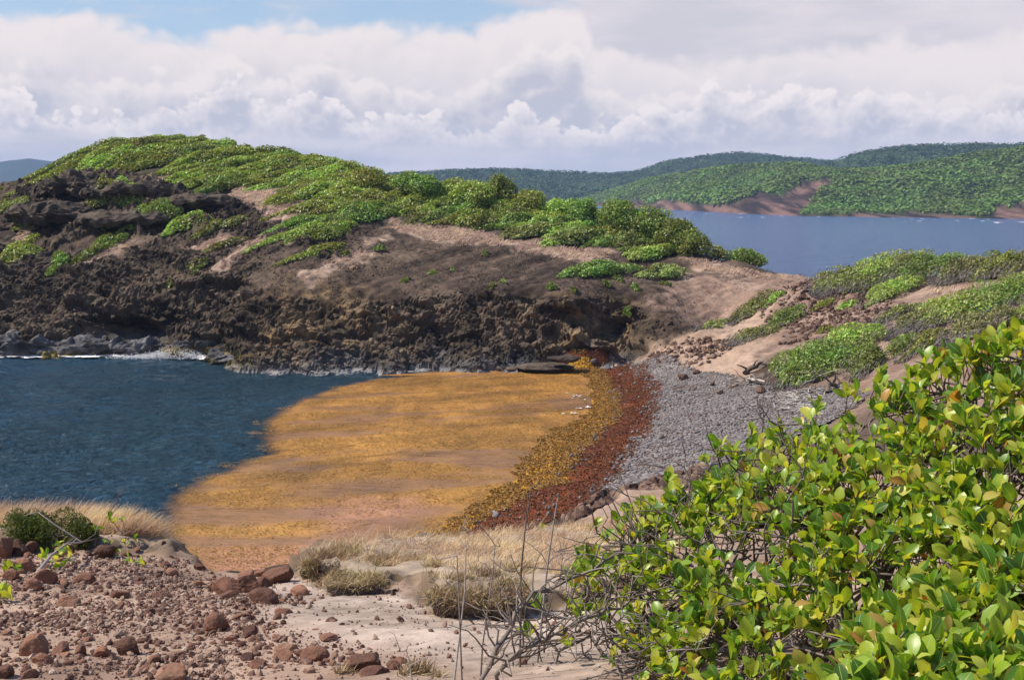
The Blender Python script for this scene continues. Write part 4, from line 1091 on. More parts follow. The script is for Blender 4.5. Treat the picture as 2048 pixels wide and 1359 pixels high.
# ------------------------------------------------------------------ rock outcrops
def outcrop(name, px, py, wpx, hpx, label, seed, group, tone=0, depth=0.8, D=None, cat='rock', zoff=0.0, lvl=4):
    r = np.random.default_rng(seed)
    c = hit1(px, py) if D is None else atD(px, py, D)
    s = c[1] / F; a = wpx * s / 2; h = hpx * s / 2 * (0.66 if tone == 0 else 1.0)
    v, f = ICO[lvl]
    P = v * np.array([a, a * depth, h])
    Q = P + c
    n = unit(v / np.array([a, a * depth, h]))
    hm = min(h, 1.5)
    P = P + n * (1.0 * hm * (ridged(Q / np.array([2.0, 2.0, 0.9]), 3, 3) - 0.5) + 0.25 * hm * (ridged(Q / 0.7, 3, 4) - 0.5) + 0.55 * hm * (worley((Q[:, 0] + 0.4 * Q[:, 1]) / 1.1, (Q[:, 2] * 1.3 + 0.3 * Q[:, 1]) / 0.55, 8)[2] - 0.5) + 0.22 * fbm(Q / 0.35, 3, 9) * hm)[:, None]
    nn = fbm(Q / 0.8, 4, 12)[:, None]
    dark = lerp(np.array([.026, .020, .016]), np.array([.12, .09, .066]), np.clip(0.5 + nn, 0, 1))
    grey = lerp(np.array([.035, .033, .034]), np.array([.17, .16, .16]), np.clip(0.5 + nn, 0, 1))
    col = dark if tone == 0 else grey
    if tone == 1:
        alg = sst(0.45, 0.05, Q[:, 2:3] + 0.9 * fbm(Q / 2.5, 3, 14)[:, None])
        col = lerp(col, lerp(np.array([.05, .038, .014]), np.array([.17, .12, .025]), np.clip(0.5 + nn, 0, 1)), alg * 0.9)
    return obj(name, mesh(name, P, f, MAT['outcrop'], False, {'col': col}), None, c + np.array([0, 0, zoff]), label, cat, group)


g_ = 'rock outcrops of the headland'
for i, q in enumerate([
        (132, 324, 44, 30, 'small black rock knob on the seaward skyline above the scrub', 0), (35, 364, 70, 30, 'low black rock knob lower down the seaward skyline', 0),
        (165, 375, 170, 80, 'broad black crag overhanging the seaward slope', 0), (270, 385, 200, 60, 'dark jagged crag continuing inland under the summit scrub', 0),
        (110, 430, 190, 60, 'black layered crag below the broad one on the seaward slope', 0), (400, 405, 160, 40, 'low dark rock rib right under the dense scrub', 0), (250, 440, 190, 44, 'dark rock step between the two seaward crags', 0)]):
    outcrop('rock_outcrop', q[0], q[1], q[2], q[3], q[4], 300 + i, g_, q[5])
for i, q in enumerate([
        (50, 692, 200, 46, 'grey wave-washed rock ledge with brown algae at the seaward end', 84.5), (165, 693, 150, 36, 'flat algae-covered ledge in front of the sea cave', 84.2),
        (275, 692, 110, 36, 'grey rounded ledge beside the splashing wave', 83.8), (395, 690, 90, 40, 'dark ledge rising behind the white splash', 83.2),
        (475, 716, 130, 34, 'pale grey rock point streaked with yellow algae', 79.8), (560, 724, 150, 24, 'low grey shelf awash beside the yellow-streaked point', 78.2),
        (1128, 716, 70, 20, 'flat brown boulder lying where the cliff meets the weed', 75.5), (1090, 733, 120, 12, 'thin dark rock slab at the waterline under the cliff', 76.0), (1020, 736, 60, 14, 'small dark rock standing in the water beside the slab', 76.2)]):
    outcrop('shore_rock', q[0], q[1], q[2], q[3], q[4], 330 + i, 'rocks along the waterline of the headland', 1 if i < 6 else 0, 0.45 if i < 6 else 0.7, D=q[5])

# ------------------------------------------------------------------ foam
def sheet(name, poly, step, zf, mat, keepf=None, attrs=None, kind='stuff', parent=None):
    poly = np.asarray(poly)[:, :2]; lo = poly.min(0) - 1; hi_ = poly.max(0) + 1
    x, y = np.meshgrid(np.arange(lo[0], hi_[0], step), np.arange(lo[1], hi_[1], step))
    sd = polydist(x, y, poly); z = zf(x, y, sd); Fq = gridfaces(*x.shape)
    kv = (keepf(x, y, sd) if keepf else sd > 0).ravel()
    at_ = attrs(x, y, sd) if attrs else {}
    ks = list(at_)
    res = prune(np.stack([x, y, z], -1).reshape(-1, 3), Fq, kv[Fq].all(1), *[at_[k].reshape(-1, 3) if at_[k].ndim == 3 else at_[k].ravel() for k in ks])
    return obj(name, mesh(name, res[0], res[1], mat, True, dict(zip(ks, res[2:]))), parent, kind=kind)


def zpoly(pp, z=0.0):
    pp = np.array(pp, float); return atZ(pp[:, 0], pp[:, 1], z)[:, :2]


for poly, th in [([(-120, 700), (60, 703), (160, 706), (240, 703), (300, 703), (360, 700), (410, 704), (450, 716), (490, 727), (530, 735), (490, 737), (430, 728), (380, 715), (300, 713), (200, 717), (100, 718), (0, 717), (-120, 716)], -0.05),
                 ([(520, 734), (700, 741), (900, 742), (1050, 740), (1050, 743), (900, 745), (700, 745), (540, 741)], 0.38),
                 ([(1120, 790), (1170, 785), (1200, 796), (1198, 812), (1170, 830), (1120, 845), (1090, 832), (1150, 815)], 0.30)]:
    sheet('foam', zpoly(poly), 0.10, lambda x, y, sd: 0.12 + 0.05 * fbm(xy0(x * 1.5, y * 1.5), 3, 3) + 0.02 * fbm(xy0(x * 6, y * 6), 2, 4), MAT['foam'],
          keepf=lambda x, y, sd, th=th: (sd + 0.5 * fbm(xy0(x * 1.1, y * 1.1), 3, 9) > 0) & (0.65 * fbm(xy0(x * 0.9, y * 2.2), 4, 6) + 0.35 * fbm(xy0(x * 4, y * 5), 2, 8) > th - 0.38 * sst(0, 1.2, sd)))
for poly in ([(1385, 426), (1440, 429), (1520, 433), (1600, 435), (1700, 437), (1700, 439), (1600, 438), (1500, 436), (1385, 429)], [(1720, 438), (1850, 440), (1980, 443), (2100, 445), (2100, 447), (1850, 442)]):
    sheet('foam', zpoly(poly, 0.0), 1.4, lambda x, y, sd: 0.25 + 0.1 * fbm(xy0(x / 5, y / 5), 2, 3), MAT['foam'], keepf=lambda x, y, sd: fbm(xy0(x / 5, y / 9), 4, 6) > 0.42)
# spray where a wave breaks on the ledge
rs = np.random.default_rng(5); c0 = atZ(348, 715, 0.0); n = 5000
P = np.stack([c0[0] + rs.normal(size=n) * 1.9, c0[1] + rs.normal(size=n) * 0.4, np.abs(rs.normal(size=n)) * 0.27], -1)
P[:, 2] *= 0.4 + np.exp(-((P[:, 0] - c0[0]) / 1.6) ** 2)
v0, f0 = ICO[0]
V, Fq, _ = scatter([(v0, f0)], P, rs.uniform(0.015, 0.055, n) * np.exp(-P[:, 2] * 0.8), rand_rot(rs, n), rs)
obj('spray', mesh('spray', V, Fq, MAT['foam']), kind='stuff')

# ------------------------------------------------------------------ floating and stranded weed
PINK = zpoly([(620, 1060), (640, 1015), (720, 1003), (830, 1008), (850, 1025), (760, 1050), (700, 1075)])
PINK2 = zpoly([(380, 1130), (440, 1105), (560, 1105), (640, 1090), (640, 1240), (420, 1200)])


def weedcol(x, y):
    n1 = fbm(xy0(x / 3.0, y / 3.0), 4, 81)[..., None]; n2 = fbm(xy0(x / 1.0, y / 1.6), 4, 82)[..., None]
    c = lerp(np.array([.20, .095, .018]), np.array([.44, .215, .042]), np.clip(0.55 + 0.65 * n1 + 0.5 * n2, 0, 1))
    stq = fbm(np.stack([x / 5.0, (y - 0.42 * x) / 1.5, 0 * x], -1), 4, 183, 0.6)[..., None]
    c = c * (1 - 0.40 * sst(0.05, 0.42, stq))
    far = sst(45, 70, y)[..., None]
    c = lerp(c, c * np.array([1.05, 1.0, 0.9]), far)
    pk = np.maximum(sst(-1.2, 1.2, polydist(x, y, PINK) + fbm(xy0(x / 2, y / 2), 3, 83)), sst(-1.2, 1.0, polydist(x, y, PINK2) + fbm(xy0(x / 2, y / 2), 3, 84)))[..., None]
    c = lerp(c, np.array([.33, .175, .085]) + 0 * c, (sst(46, 34, y) * 0.3)[..., None])
    return lerp(c, np.array([.40, .195, .12]) + 0 * c, pk * 0.85)


def weedthin(x, y, sd):
    q = y * 1.0 - x * 0.42 + 1.5 * vn(xy0(x * 0.16, y * 0.16), 9)
    b = vn(np.stack([x * 0.07 + 0.5 * vn(xy0(x * 0.15, y * 0.3), 7), q * 0.60 + 1.5 * vn(xy0(x * 0.12, y * 0.12), 6), 0 * x], -1), 85)
    b2 = fbm(xy0(x / 4.5, y / 1.8), 3, 86)
    near = sst(62, 44, y); leftb = sst(-6, -13, x)
    t = 0.31 + 0.62 * b + 0.62 * b2 + 0.17 * near + 0.18 * leftb * near - 0.10 * sst(55, 66, y)
    t = np.maximum(t, sst(1.6, 0.0, sd) * 0.55)
    t = np.maximum(t, sst(2.5, 0.0, np.hypot((x - 3.5) / 1.6, (y - 64.5) / 2.2)) * 0.9)
    return np.clip(t, 0, 1)


def weedz(x, y, sd):
    q = y - x * 0.22
    return 0.055 + 0.045 * vn(np.stack([x * 0.08, q * 0.42 + 0.7 * vn(xy0(x * .15, y * .15), 3), 0 * x], -1), 87) * sst(0, 3, sd) + 0.02 * fbm(xy0(x / 0.5, y / 0.5), 2, 88) * sst(0, 1, sd)


mat_o = sheet('sargassum_mat', WM, 0.13, weedz, MAT['floatweed'], keepf=lambda x, y, sd: (sd + 0.16 * fbm(xy0(x / 2.6, y / 2.6), 3, 89) + 0.1 * fbm(xy0(x / 0.5, y / 0.5), 2, 90) > -1.1),
              attrs=lambda x, y, sd: {'col': weedcol(x, y), 'thin': weedthin(x, y, sd), 'edge': np.where((x > 2.0) | (y > 74.0), 3.0, sd)})
rs = np.random.default_rng(15)
lo, hi_ = WM.min(0) - 1.5, WM.max(0)
q = rs.uniform(lo, hi_, size=(420000, 2)); sd = polydist(q[:, 0], q[:, 1], WM)
tn = weedthin(q[:, 0], q[:, 1], sd) + 0.5 * fbm(xy0(q[:, 0] / 0.8, q[:, 1] / 0.8), 2, 91)
out_ = fbm(xy0(q[:, 0] / 1.3, q[:, 1] / 1.3), 3, 97) - 0.10 + 0.5 * sd      # loose clumps adrift outside the mat
q = q[((sd > 0.45 + 0.7 * fbm(xy0(q[:, 0] / 1.0, q[:, 1] / 1.0), 2, 98)) | ((sd < 0.4) & (sd > -1.6) & (out_ > 0) & (q[:, 0] < 1))) & (tn < rs.uniform(0.0, 0.85, len(q)))][:85000]; n = len(q)
z = weedz(q[:, 0], q[:, 1], np.full(n, 5.0)) + 0.03
L = rs.uniform(0.045, 0.13, n)
V, Fq = leafquads(np.stack([q[:, 0], q[:, 1], z], -1), rs.normal(size=(n, 3)) * np.array([1, 1, 0.12]), unit(rs.normal(size=(n, 3)) * 0.22 + np.array([0, 0, 1])), L, L * 0.35, 0.1)
obj('weed_frond', mesh('weed_frond', V, Fq, MAT['goldweed'], False), mat_o, kind='stuff')

GOLD = wpoly([(1146, 728), (1175, 727), (1192, 742), (1200, 772), (1232, 795), (1228, 838), (1185, 880), (1135, 935), (1118, 972), (1060, 985), (1022, 1010), (975, 1035), (930, 1062), (890, 1085), (870, 1085), (930, 1048), (985, 1012), (1008, 990), (1042, 975), (1062, 930), (1115, 885), (1178, 838), (1196, 805), (1180, 788), (1150, 770)])
ROT = wpoly([(1080, 728), (1140, 718), (1230, 712), (1262, 738), (1310, 775), (1303, 820), (1287, 862), (1262, 902), (1236, 932), (1222, 962), (1192, 992), (1135, 1025), (1060, 1058), (985, 1075), (900, 1100), (870, 1088), (930, 1060), (975, 1036), (1022, 1008), (1060, 984), (1110, 965), (1125, 935), (1180, 878), (1222, 838), (1222, 800), (1190, 772), (1182, 735)])


def heapz(amp, lift):
    def f(x, y, sd):
        return np.maximum(hH(x, y), -0.02) + lift + amp * sst(-0.2, 1.6, sd) * (0.6 + 0.7 * fbm(xy0(x / 1.1, y / 1.1), 3, 92)) + 0.05 * fbm(xy0(x / 0.35, y / 0.35), 2, 93)
    return f


def pcol(a, b, s):
    return lambda x, y, sd: {'col': lerp(np.array(a), np.array(b), np.clip(0.5 + 0.9 * fbm(xy0(x / 0.9, y / 0.9), 4, s), 0, 1)[..., None])}


ROTZ = heapz(0.10, 0.07); GOLDZ = heapz(0.34, 0.10)
rot_o = sheet('rotting_sargassum', ROT, 0.14, ROTZ, MAT['wrack'], keepf=lambda x, y, sd: sd + 0.55 * fbm(xy0(x / 1.3, y / 1.3), 3, 94) + 0.25 * fbm(xy0(x / 0.4, y / 0.4), 2, 95) * (hH(x, y) < 1.15) - 9 * (hH(x, y) > 1.15) > -0.25, attrs=pcol((.075, .019, .008), (.20, .05, .014), 96))
gold_o = sheet('stranded_sargassum', GOLD, 0.12, GOLDZ, MAT['wrack'], keepf=lambda x, y, sd: sd + 0.5 * fbm(xy0(x / 1.0, y / 1.0), 3, 97) - 9 * (hH(x, y) > 0.75) > -0.3, attrs=pcol((.26, .115, .010), (.52, .27, .024), 98))
for po, poly, zf, mt, nn, par, sz in ((gold_o, GOLD, GOLDZ, 'goldweed', 32000, gold_o, (0.06, 0.17)), (rot_o, ROT, ROTZ, 'rotweed', 38000, rot_o, (0.05, 0.14))):
    lo, hi_ = poly.min(0) - 0.5, poly.max(0) + 0.5
    q = rs.uniform(lo, hi_, size=(nn * 9, 2)); sd = polydist(q[:, 0], q[:, 1], poly) + 0.5 * fbm(xy0(q[:, 0] / 0.7, q[:, 1] / 0.7), 3, 99)
    q = q[(sd > -0.35) & (hH(q[:, 0], q[:, 1]) < 1.15)][:nn]; n = len(q)
    sd = polydist(q[:, 0], q[:, 1], poly)
    z = zf(q[:, 0], q[:, 1], sd) + 0.03
    L = rs.uniform(*sz, n)
    V, Fq = leafquads(np.stack([q[:, 0], q[:, 1], z], -1), rs.normal(size=(n, 3)) * np.array([1, 1, 0.5]), unit(rs.normal(size=(n, 3)) * 0.7 + np.array([0, 0, 0.8])), L, L * 0.4, 0.2)
    obj('weed_frond', mesh('weed_frond', V, Fq, MAT[mt], False), par, kind='stuff')

# ------------------------------------------------------------------ cobble beach
COB = wpoly([(1225, 708), (1300, 718), (1370, 738), (1430, 750), (1500, 768), (1570, 785), (1640, 778), (1700, 770), (1720, 800), (1640, 850), (1500, 905), (1380, 950), (1280, 968), (1205, 985), (1222, 955), (1240, 925), (1265, 895), (1290, 855), (1305, 815), (1308, 780), (1268, 742)])
beach = sheet('beach', COB, 0.25, lambda x, y, sd: hH(x, y) + 0.03 * sst(-0.6, 0.3, sd) + 0.03, MAT['ground'], keepf=lambda x, y, sd: sd + 0.5 * fbm(xy0(x / 1.2, y / 1.2), 3, 7) > -0.3,
              attrs=lambda x, y, sd: {'col': lerp(np.array([.13, .115, .11]), np.array([.24, .21, .20]), np.clip(0.5 + fbm(xy0(x / 1.5, y / 1.5), 3, 5), 0, 1)[..., None])}, kind='structure')
rs = np.random.default_rng(33)
cobs = [rock_shape(np.random.default_rng(500 + k), 1, 8, 0.04, (1, 0.78, 0.55), 0.8) for k in range(6)]
cobs0 = [rock_shape(np.random.default_rng(520 + k), 0, 9, 0.05, (1.05, 0.82, 0.58), 0.85) for k in range(8)]
lo, hi_ = COB.min(0) - 0.5, COB.max(0) + 0.5
q = rs.uniform(lo, hi_, size=(70000, 2)); sd = polydist(q[:, 0], q[:, 1], COB) + 0.45 * fbm(xy0(q[:, 0] / 0.9, q[:, 1] / 0.9), 3, 17)
q = q[sd > -0.25]
szn = np.clip(0.5 + 0.7 * fbm(xy0(q[:, 0] / 3, q[:, 1] / 3), 2, 18), 0, 1)
rad = (0.036 + 0.058 * szn * (1 - sst(46, 66, q[:, 1]) * 0.5)) * rs.lognormal(0, 0.28, len(q)) * (1 + 0.35 * sst(50, 42, q[:, 1]))
q = q[:19000]; rad = rad[:19000]
pp = np.stack([q[:, 0], q[:, 1], hH(q[:, 0], q[:, 1]) + 0.05 + rad * rs.uniform(-0.1, 0.5, len(q))], -1)
pxx, pyy = project(pp)
show = rad / pp[:, 1] * ((pxx > 1150) & (pxx < 1750) & (pyy < 960 - np.maximum(0, (pxx - 1380)) * 0.62))
order = np.argsort(-show); big = order[:300]; rest = order[300:]
Rm = np.stack([rotz(a) for a in rs.uniform(0, 6.28, len(q))])
tl = rs.normal(size=(len(q), 2)) * 0.25
V, Fq, _ = scatter(cobs0, pp[rest], rad[rest], Rm[rest], rs)
obj('cobbles', mesh('cobbles', V, Fq, MAT['cobble'], True), beach, kind='stuff')
cme = [mesh('cobble', v, f, MAT['cobblepart'], True) for v, f in cobs]
for k, i in enumerate(big):
    o = bpy.data.objects.new('cobble', cme[k % 6]); COL.objects.link(o); o.parent = beach
    o.location = pp[i]; o.scale = (rad[i],) * 3; o.rotation_euler = (tl[i, 0], tl[i, 1], rs.uniform(0, 6.28))

# weed strewn on the lower stones, stones lying in the weed
q = rs.uniform(lo, hi_, size=(9000, 2)); sdr = polydist(q[:, 0], q[:, 1], ROT); q = q[(sdr < 0.2) & (sdr > -2.6 - 2 * fbm(xy0(q[:, 0] / 2, q[:, 1] / 2), 2, 3)) & (fbm(xy0(q[:, 0] / 0.9, q[:, 1] / 0.9), 3, 23) > 0.12) & (q[:, 0] > 5)][:1500]; n = len(q)
L = rs.uniform(0.06, 0.2, n)
V, Fq = leafquads(np.stack([q[:, 0], q[:, 1], hH(q[:, 0], q[:, 1]) + 0.13], -1), rs.normal(size=(n, 3)) * np.array([1, 1, 0.3]), unit(rs.normal(size=(n, 3)) * 0.5 + np.array([0, 0, 1])), L, L * 0.4, 0.2)
obj('weed_litter', mesh('weed_litter', V, Fq, MAT['rotweed'], False), kind='stuff')
q = rs.uniform(ROT.min(0), ROT.max(0), size=(4000, 2)); sdr = polydist(q[:, 0], q[:, 1], ROT); q = q[(sdr > 0) & (hH(q[:, 0], q[:, 1]) < 1.0) & (rs.uniform(size=len(q)) < np.exp(-sdr / 0.7))][:330]; n = len(q)
V, Fq, _ = scatter(cobs, np.stack([q[:, 0], q[:, 1], hH(q[:, 0], q[:, 1]) + 0.16], -1), 0.05 * rs.lognormal(0, 0.4, n), rand_rot(rs, n), rs)
obj('shingle', mesh('shingle', V, Fq, MAT['cobble'], True), kind='stuff')

# boulders, scree and driftwood round the beach
def rock_thing(pos, size, label, group, seed, mt='redrock', level=2, asp=(1, 0.85, 0.75), planes=8, name='rock', sink=0.25, flat=True, rz=None):
    r = np.random.default_rng(seed)
    v, f = rock_shape(r, level, planes, 0.035, asp, 0.52)
    v = v @ rotz(r.uniform(0, 6.28) if rz is None else rz).T * size
    v[:, 2] += v[:, 2].max() * (1 - 2 * sink)
    return obj(name, mesh(name, v, f, MAT[mt], not flat), None, pos, label, 'rock', group)


gb = 'boulders on the cobble beach'
for i, (x, y, w, lb) in enumerate([(1364, 762, 24, 'largest dark boulder alone on the grey cobbles'), (1392, 750, 16, 'small brown rock behind the largest boulder on the cobbles'), (1425, 774, 12, 'brown stone at the sandy edge of the cobbles'),
                                    (1440, 790, 14, 'flat brown stone between cobbles and driftwood'), (1520, 788, 20, 'brown block beside the driftwood roots'), (1188, 728, 16, 'pale stone lying on the rotting weed near the cliff'),
                                    (1212, 742, 18, 'grey stone half sunk in the rotting weed'), (1240, 756, 12, 'light stone on the weed belt nearest the cobbles'), (1224, 764, 10, 'tiny white stone on the red weed'), (1200, 766, 9, 'small yellowish stone where gold and red weed meet')]):
    c = hit1(x, y); rock_thing(c + np.array([0, 0, 0.08]), w * c[1] / F / 2, lb, gb, 700 + i, 'cobblepart' if i >= 5 else 'scree', sink=0.15)
rs = np.random.default_rng(44)


def scree(name, poly, n, smin, smax, mt, seed, shapes=None):
    poly = wpoly(poly); r = np.random.default_rng(seed); lo, hi_ = poly.min(0), poly.max(0)
    q = r.uniform(lo, hi_, size=(n * 6, 2)); d = polydist(q[:, 0], q[:, 1], poly) + 1.0 * fbm(xy0(q[:, 0] / 1.5, q[:, 1] / 1.5), 3, seed)
    q = q[d > 0.2][:n]; n = len(q)
    s = smin * (smax / smin) ** (r.uniform(0, 1, n) ** 2.8)
    sh = [rock_shape(np.random.default_rng(seed * 10 + k), 0, 8, 0.08, (1, 0.85, 0.7)) for k in range(8)]
    V, Fq, _ = scatter(sh, np.stack([q[:, 0], q[:, 1], hH(q[:, 0], q[:, 1]) + s * 0.25], -1), s, rand_rot(r, n), r)
    obj(name, mesh(name, V, Fq, MAT[mt], False), kind='stuff')


scree('rubble', [(1250, 712), (1330, 690), (1420, 668), (1470, 690), (1400, 735), (1340, 735)], 1100, 0.03, 0.26, 'scree', 41)
scree('rubble', [(1500, 620), (1620, 560), (1780, 600), (1860, 612), (1760, 650), (1640, 680), (1560, 690)], 4200, 0.025, 0.24, 'scree', 42)
scree('rubble', [(1110, 1045), (1180, 1005), (1240, 985), (1330, 955), (1420, 940), (1400, 1010), (1250, 1060)], 2200, 0.03, 0.34, 'scree', 43)

# broken rock all over the cliff and the crags
rs = np.random.default_rng(46)
ix = rs.integers(0, X.size, 160000); rk_ = rock.ravel()[ix]; Gp = G.reshape(-1, 3)[ix]
kk = (rs.uniform(size=len(ix)) < rk_ ** 2 * np.where(Gp[:, 1] < 93, 1.0, 0.8)) & (Gp[:, 2] > 0.25) & (np.abs(Gp[:, 0]) < 46) & (Gp[:, 1] > 72)
Gp = Gp[kk][:10000]; n = len(Gp)
sz = 0.05 * np.exp(np.minimum(rs.exponential(0.5, n), 1.9))
sh = [rock_shape(np.random.default_rng(460 + k), 0 if k % 2 else 1, 7, 0.1, (1, 0.85, 0.6), 0.5) for k in range(8)]
sh0 = [rock_shape(np.random.default_rng(470 + k), 0, 7, 0.1, (1, 0.85, 0.6), 0.5) for k in range(8)]
V, Fq, ids = scatter(sh0, Gp, sz, rand_rot(rs, n), rs)
cc_ = col.reshape(-1, 3)[ix][kk][:10000][ids] * rs.uniform(0.65, 1.5, n)[ids][:, None]
obj('rock_fragments', mesh('rock_fragments', V, Fq, MAT['outcrop'], False, {'col': cc_}), kind='stuff')
# low dead scrub that roughens the bare slope
ix = rs.integers(0, X.size, 260000); Gp = G.reshape(-1, 3)[ix]
w_ = (1 - rock.ravel()[ix] * 0.6) * (1 - mS.ravel()[ix]) * (1 - mG.ravel()[ix]) * (1 - mV.ravel()[ix]) * (1 - 0.75 * mR.ravel()[ix]) * np.clip(0.35 + 1.1 * fbm(Gp / 2.2, 3, 66), 0, 1)
kk = (rs.uniform(size=len(ix)) < w_) & (Gp[:, 2] > 1.6) & (np.abs(Gp[:, 0]) < 46) & (Gp[:, 1] > 76)
Gp = Gp[kk][:56000]; n = len(Gp)
dr = np.concatenate([np.tile(WIND, (n, 1)), np.full((n, 1), 0.3)], 1) * 0.6 + 0.7 * rs.normal(size=(n, 3)); L = rs.uniform(0.15, 0.5, n)
V, Fq = leafquads(Gp + np.stack([0 * L, 0 * L, rs.uniform(0, 0.16, n)], -1), dr, unit(rs.normal(size=(n, 3)) * 0.8 + np.array([0, -0.3, 0.8])), L, np.full(n, 0.05), 0.0)
obj('dead_scrub', mesh('dead_scrub', V, Fq, MAT['scrub'], False), kind='stuff')


def branchy(name, pts, rad, label, cat, mt, seed, nb=4, blen=0.5, group=None, pos=None):
    r = np.random.default_rng(seed); pts = np.asarray(pts, float); o0 = pts[0].copy(); pts = pts - o0
    ps = [(pts, np.linspace(rad, rad * 0.45, len(pts)))]
    V, Fq = tubes(ps, 6)
    root = obj(name, mesh(name, V, Fq, MAT[mt]), None, o0, label, cat, group)
    for k in range(nb):
        a = pts[r.integers(1, len(pts))]; b = a + r.normal(size=3) * blen * np.array([1, 0.7, 0.6]) + np.array([0, 0, 0.1])
        V, Fq = tubes([(wobble(a, b, r, 4, 0.1), np.linspace(rad * 0.5, rad * 0.15, 4))], 5)
        obj('branch', mesh('branch', V, Fq, MAT[mt]), root)
    return root


for i, (a, b, rd, lb) in enumerate([((1488, 752), (1518, 738), 0.16, 'dark rotten stump roots at the sandy edge beside the big shrub'), ((1495, 766), (1530, 776), 0.12, 'pale bleached driftwood fork below the stump'),
                                     ((1465, 775), (1500, 770), 0.05, 'thin grey stick lying on cobbles toward the water'), ((1610, 770), (1650, 755), 0.06, 'grey branch sticking out from under the big shrub'), ((1655, 790), (1672, 765), 0.14, 'dark jagged stump standing by the pale driftwood pile')]):
    A_, B_ = hit1(*a), hit1(*b); B_[2] += 0.35
    branchy('driftwood', wobble(A_ + np.array([0, 0, 0.12]), B_, np.random.default_rng(i), 5, 0.07), rd, lb, 'driftwood', 'trunk' if i in (0, 4) else 'palewood', 60 + i, 5, 0.7, 'driftwood at the top of the beach')
rs = np.random.default_rng(71); DW = wpoly([(1560, 792), (1640, 778), (1655, 800), (1600, 830), (1540, 815)])
q = rs.uniform(DW.min(0), DW.max(0), size=(900, 2)); q = q[polydist(q[:, 0], q[:, 1], DW) > 0][:110]
ps = []
for x in q:
    z = hH(x[0:1], x[1:2])[0]; d = rs.normal(size=3) * np.array([1, 0.6, 0.12]); d = d / np.linalg.norm(d) * rs.uniform(0.15, 0.5)
    c = np.array([x[0], x[1], z + 0.12]); ps.append((wobble(c - d, c + d, rs, 4, 0.05), np.linspace(0.035, 0.02, 4)))
V, Fq = tubes(ps, 4)
obj('driftwood_litter', mesh('driftwood_litter', V, Fq, MAT['palewood']), kind='stuff')

# combed dry grass on the headland
rs = np.random.default_rng(81); Vs, Fs, off = [], [], 0
for w in WG:
    area = abs(np.sum(w[:, 0] * np.roll(w[:, 1], -1) - w[:, 1] * np.roll(w[:, 0], -1))) / 2
    n = int(area * 60); q = rs.uniform(w.min(0), w.max(0), size=(n * 4, 2)); d = polydist(q[:, 0], q[:, 1], w) + 0.9 * fbm(xy0(q[:, 0] * 1.2, q[:, 1] * 1.2), 3, 31)
    q = q[d > 0.05][:n]; n = len(q)
    L = rs.uniform(0.25, 0.6, n)
    dr = np.concatenate([np.tile(WIND, (n, 1)), np.full((n, 1), 0.45)], 1) + 0.22 * rs.normal(size=(n, 3))
    V, Fq = leafquads(np.stack([q[:, 0], q[:, 1], hH(q[:, 0], q[:, 1]) + 0.12], -1), dr, unit(rs.normal(size=(n, 3)) * 0.4 + np.array([0, -0.4, 0.9])), L, np.full(n, 0.05), 0.0)
    Vs.append(V); Fs.append(Fq + off); off += len(V)
obj('dry_grass', mesh('dry_grass', np.concatenate(Vs), np.concatenate(Fs), MAT['strawfar'], False), kind='stuff')

# ------------------------------------------------------------------ foreground terrace
FP = [atD(*q) for q in [(0, 1359, 4.6), (500, 1359, 4.6), (1000, 1359, 4.4), (1500, 1359, 4.0), (2048, 1359, 3.6), (500, 1250, 6.2), (0, 1250, 6.2), (1000, 1250, 6.1), (1400, 1250, 6.0),
                         (-200, 1250, 6.2), (400, 1175, 8.0), (0, 1110, 8.7), (200, 1130, 8.5), (700, 1160, 8.5), (1000, 1150, 8.5), (-200, 1100, 8.8),
                         (0, 1042, 10.5), (200, 1048, 10.3), (-200, 1035, 10.6), (300, 1078, 9.8), (350, 1112, 9.3), (430, 1148, 8.8), (570, 1152, 8.8), (615, 1105, 9.6), (740, 1092, 10.0), (900, 1095, 10.6), (1050, 1078, 11.5), (1150, 1068, 12.5), (1250, 1035, 14)]]
FP += [np.array(q, float) for q in [(-4, 0, 10.35), (0, 0, 10.4), (4, 0, 10.5), (0, -2, 10.5), (7, 4, 10.4), (7, 9, 9.4), (7, 14, 8.6), (-7, 5, 9.8), (4, 9, 9.0), (4, 14, 8.0), (4, 6, 9.9)]]
FP = np.array(FP); rf = RBF(FP, 0.6)
EX = np.array([atD(x, y, D)[0] for x, y, D in [(-200, 1035, 10.8), (0, 1040, 10.8), (200, 1045, 10.6), (280, 1070, 10.0), (330, 1100, 9.6), (430, 1145, 9.0), (570, 1150, 9.0), (605, 1105, 9.7), (740, 1090, 10.4), (900, 1090, 11.0), (1050, 1075, 12.2), (1150, 1060, 13.6), (1250, 1035, 15.5)]])
EY = np.array([10.8, 10.8, 10.6, 10.0, 9.6, 9.0, 9.0, 9.7, 10.4, 11.0, 12.2, 13.6, 15.5])
sx_ = np.linspace(-8, 8, 321); sy_ = np.linspace(-3, 22, 501)
fx, fy = np.meshgrid(sx_, sy_)
fe = fy - np.interp(fx, EX, EY) + 0.18 * fbm(xy0(fx * 2.0, fy * 2.0), 3, 2)
FH = rf(fx, np.minimum(fy, np.interp(fx, EX, EY) + 0.6)) - 1.25 * np.maximum(fe, 0) ** 1.15


def hF0(x, y):
    return bil(FH, np.asarray(x, float), np.asarray(y, float), -8, -3, 0.05)


def fhit(px, py, h=hF0):
    return hit(px, py, 1.5, 20.0, h, 0.02)


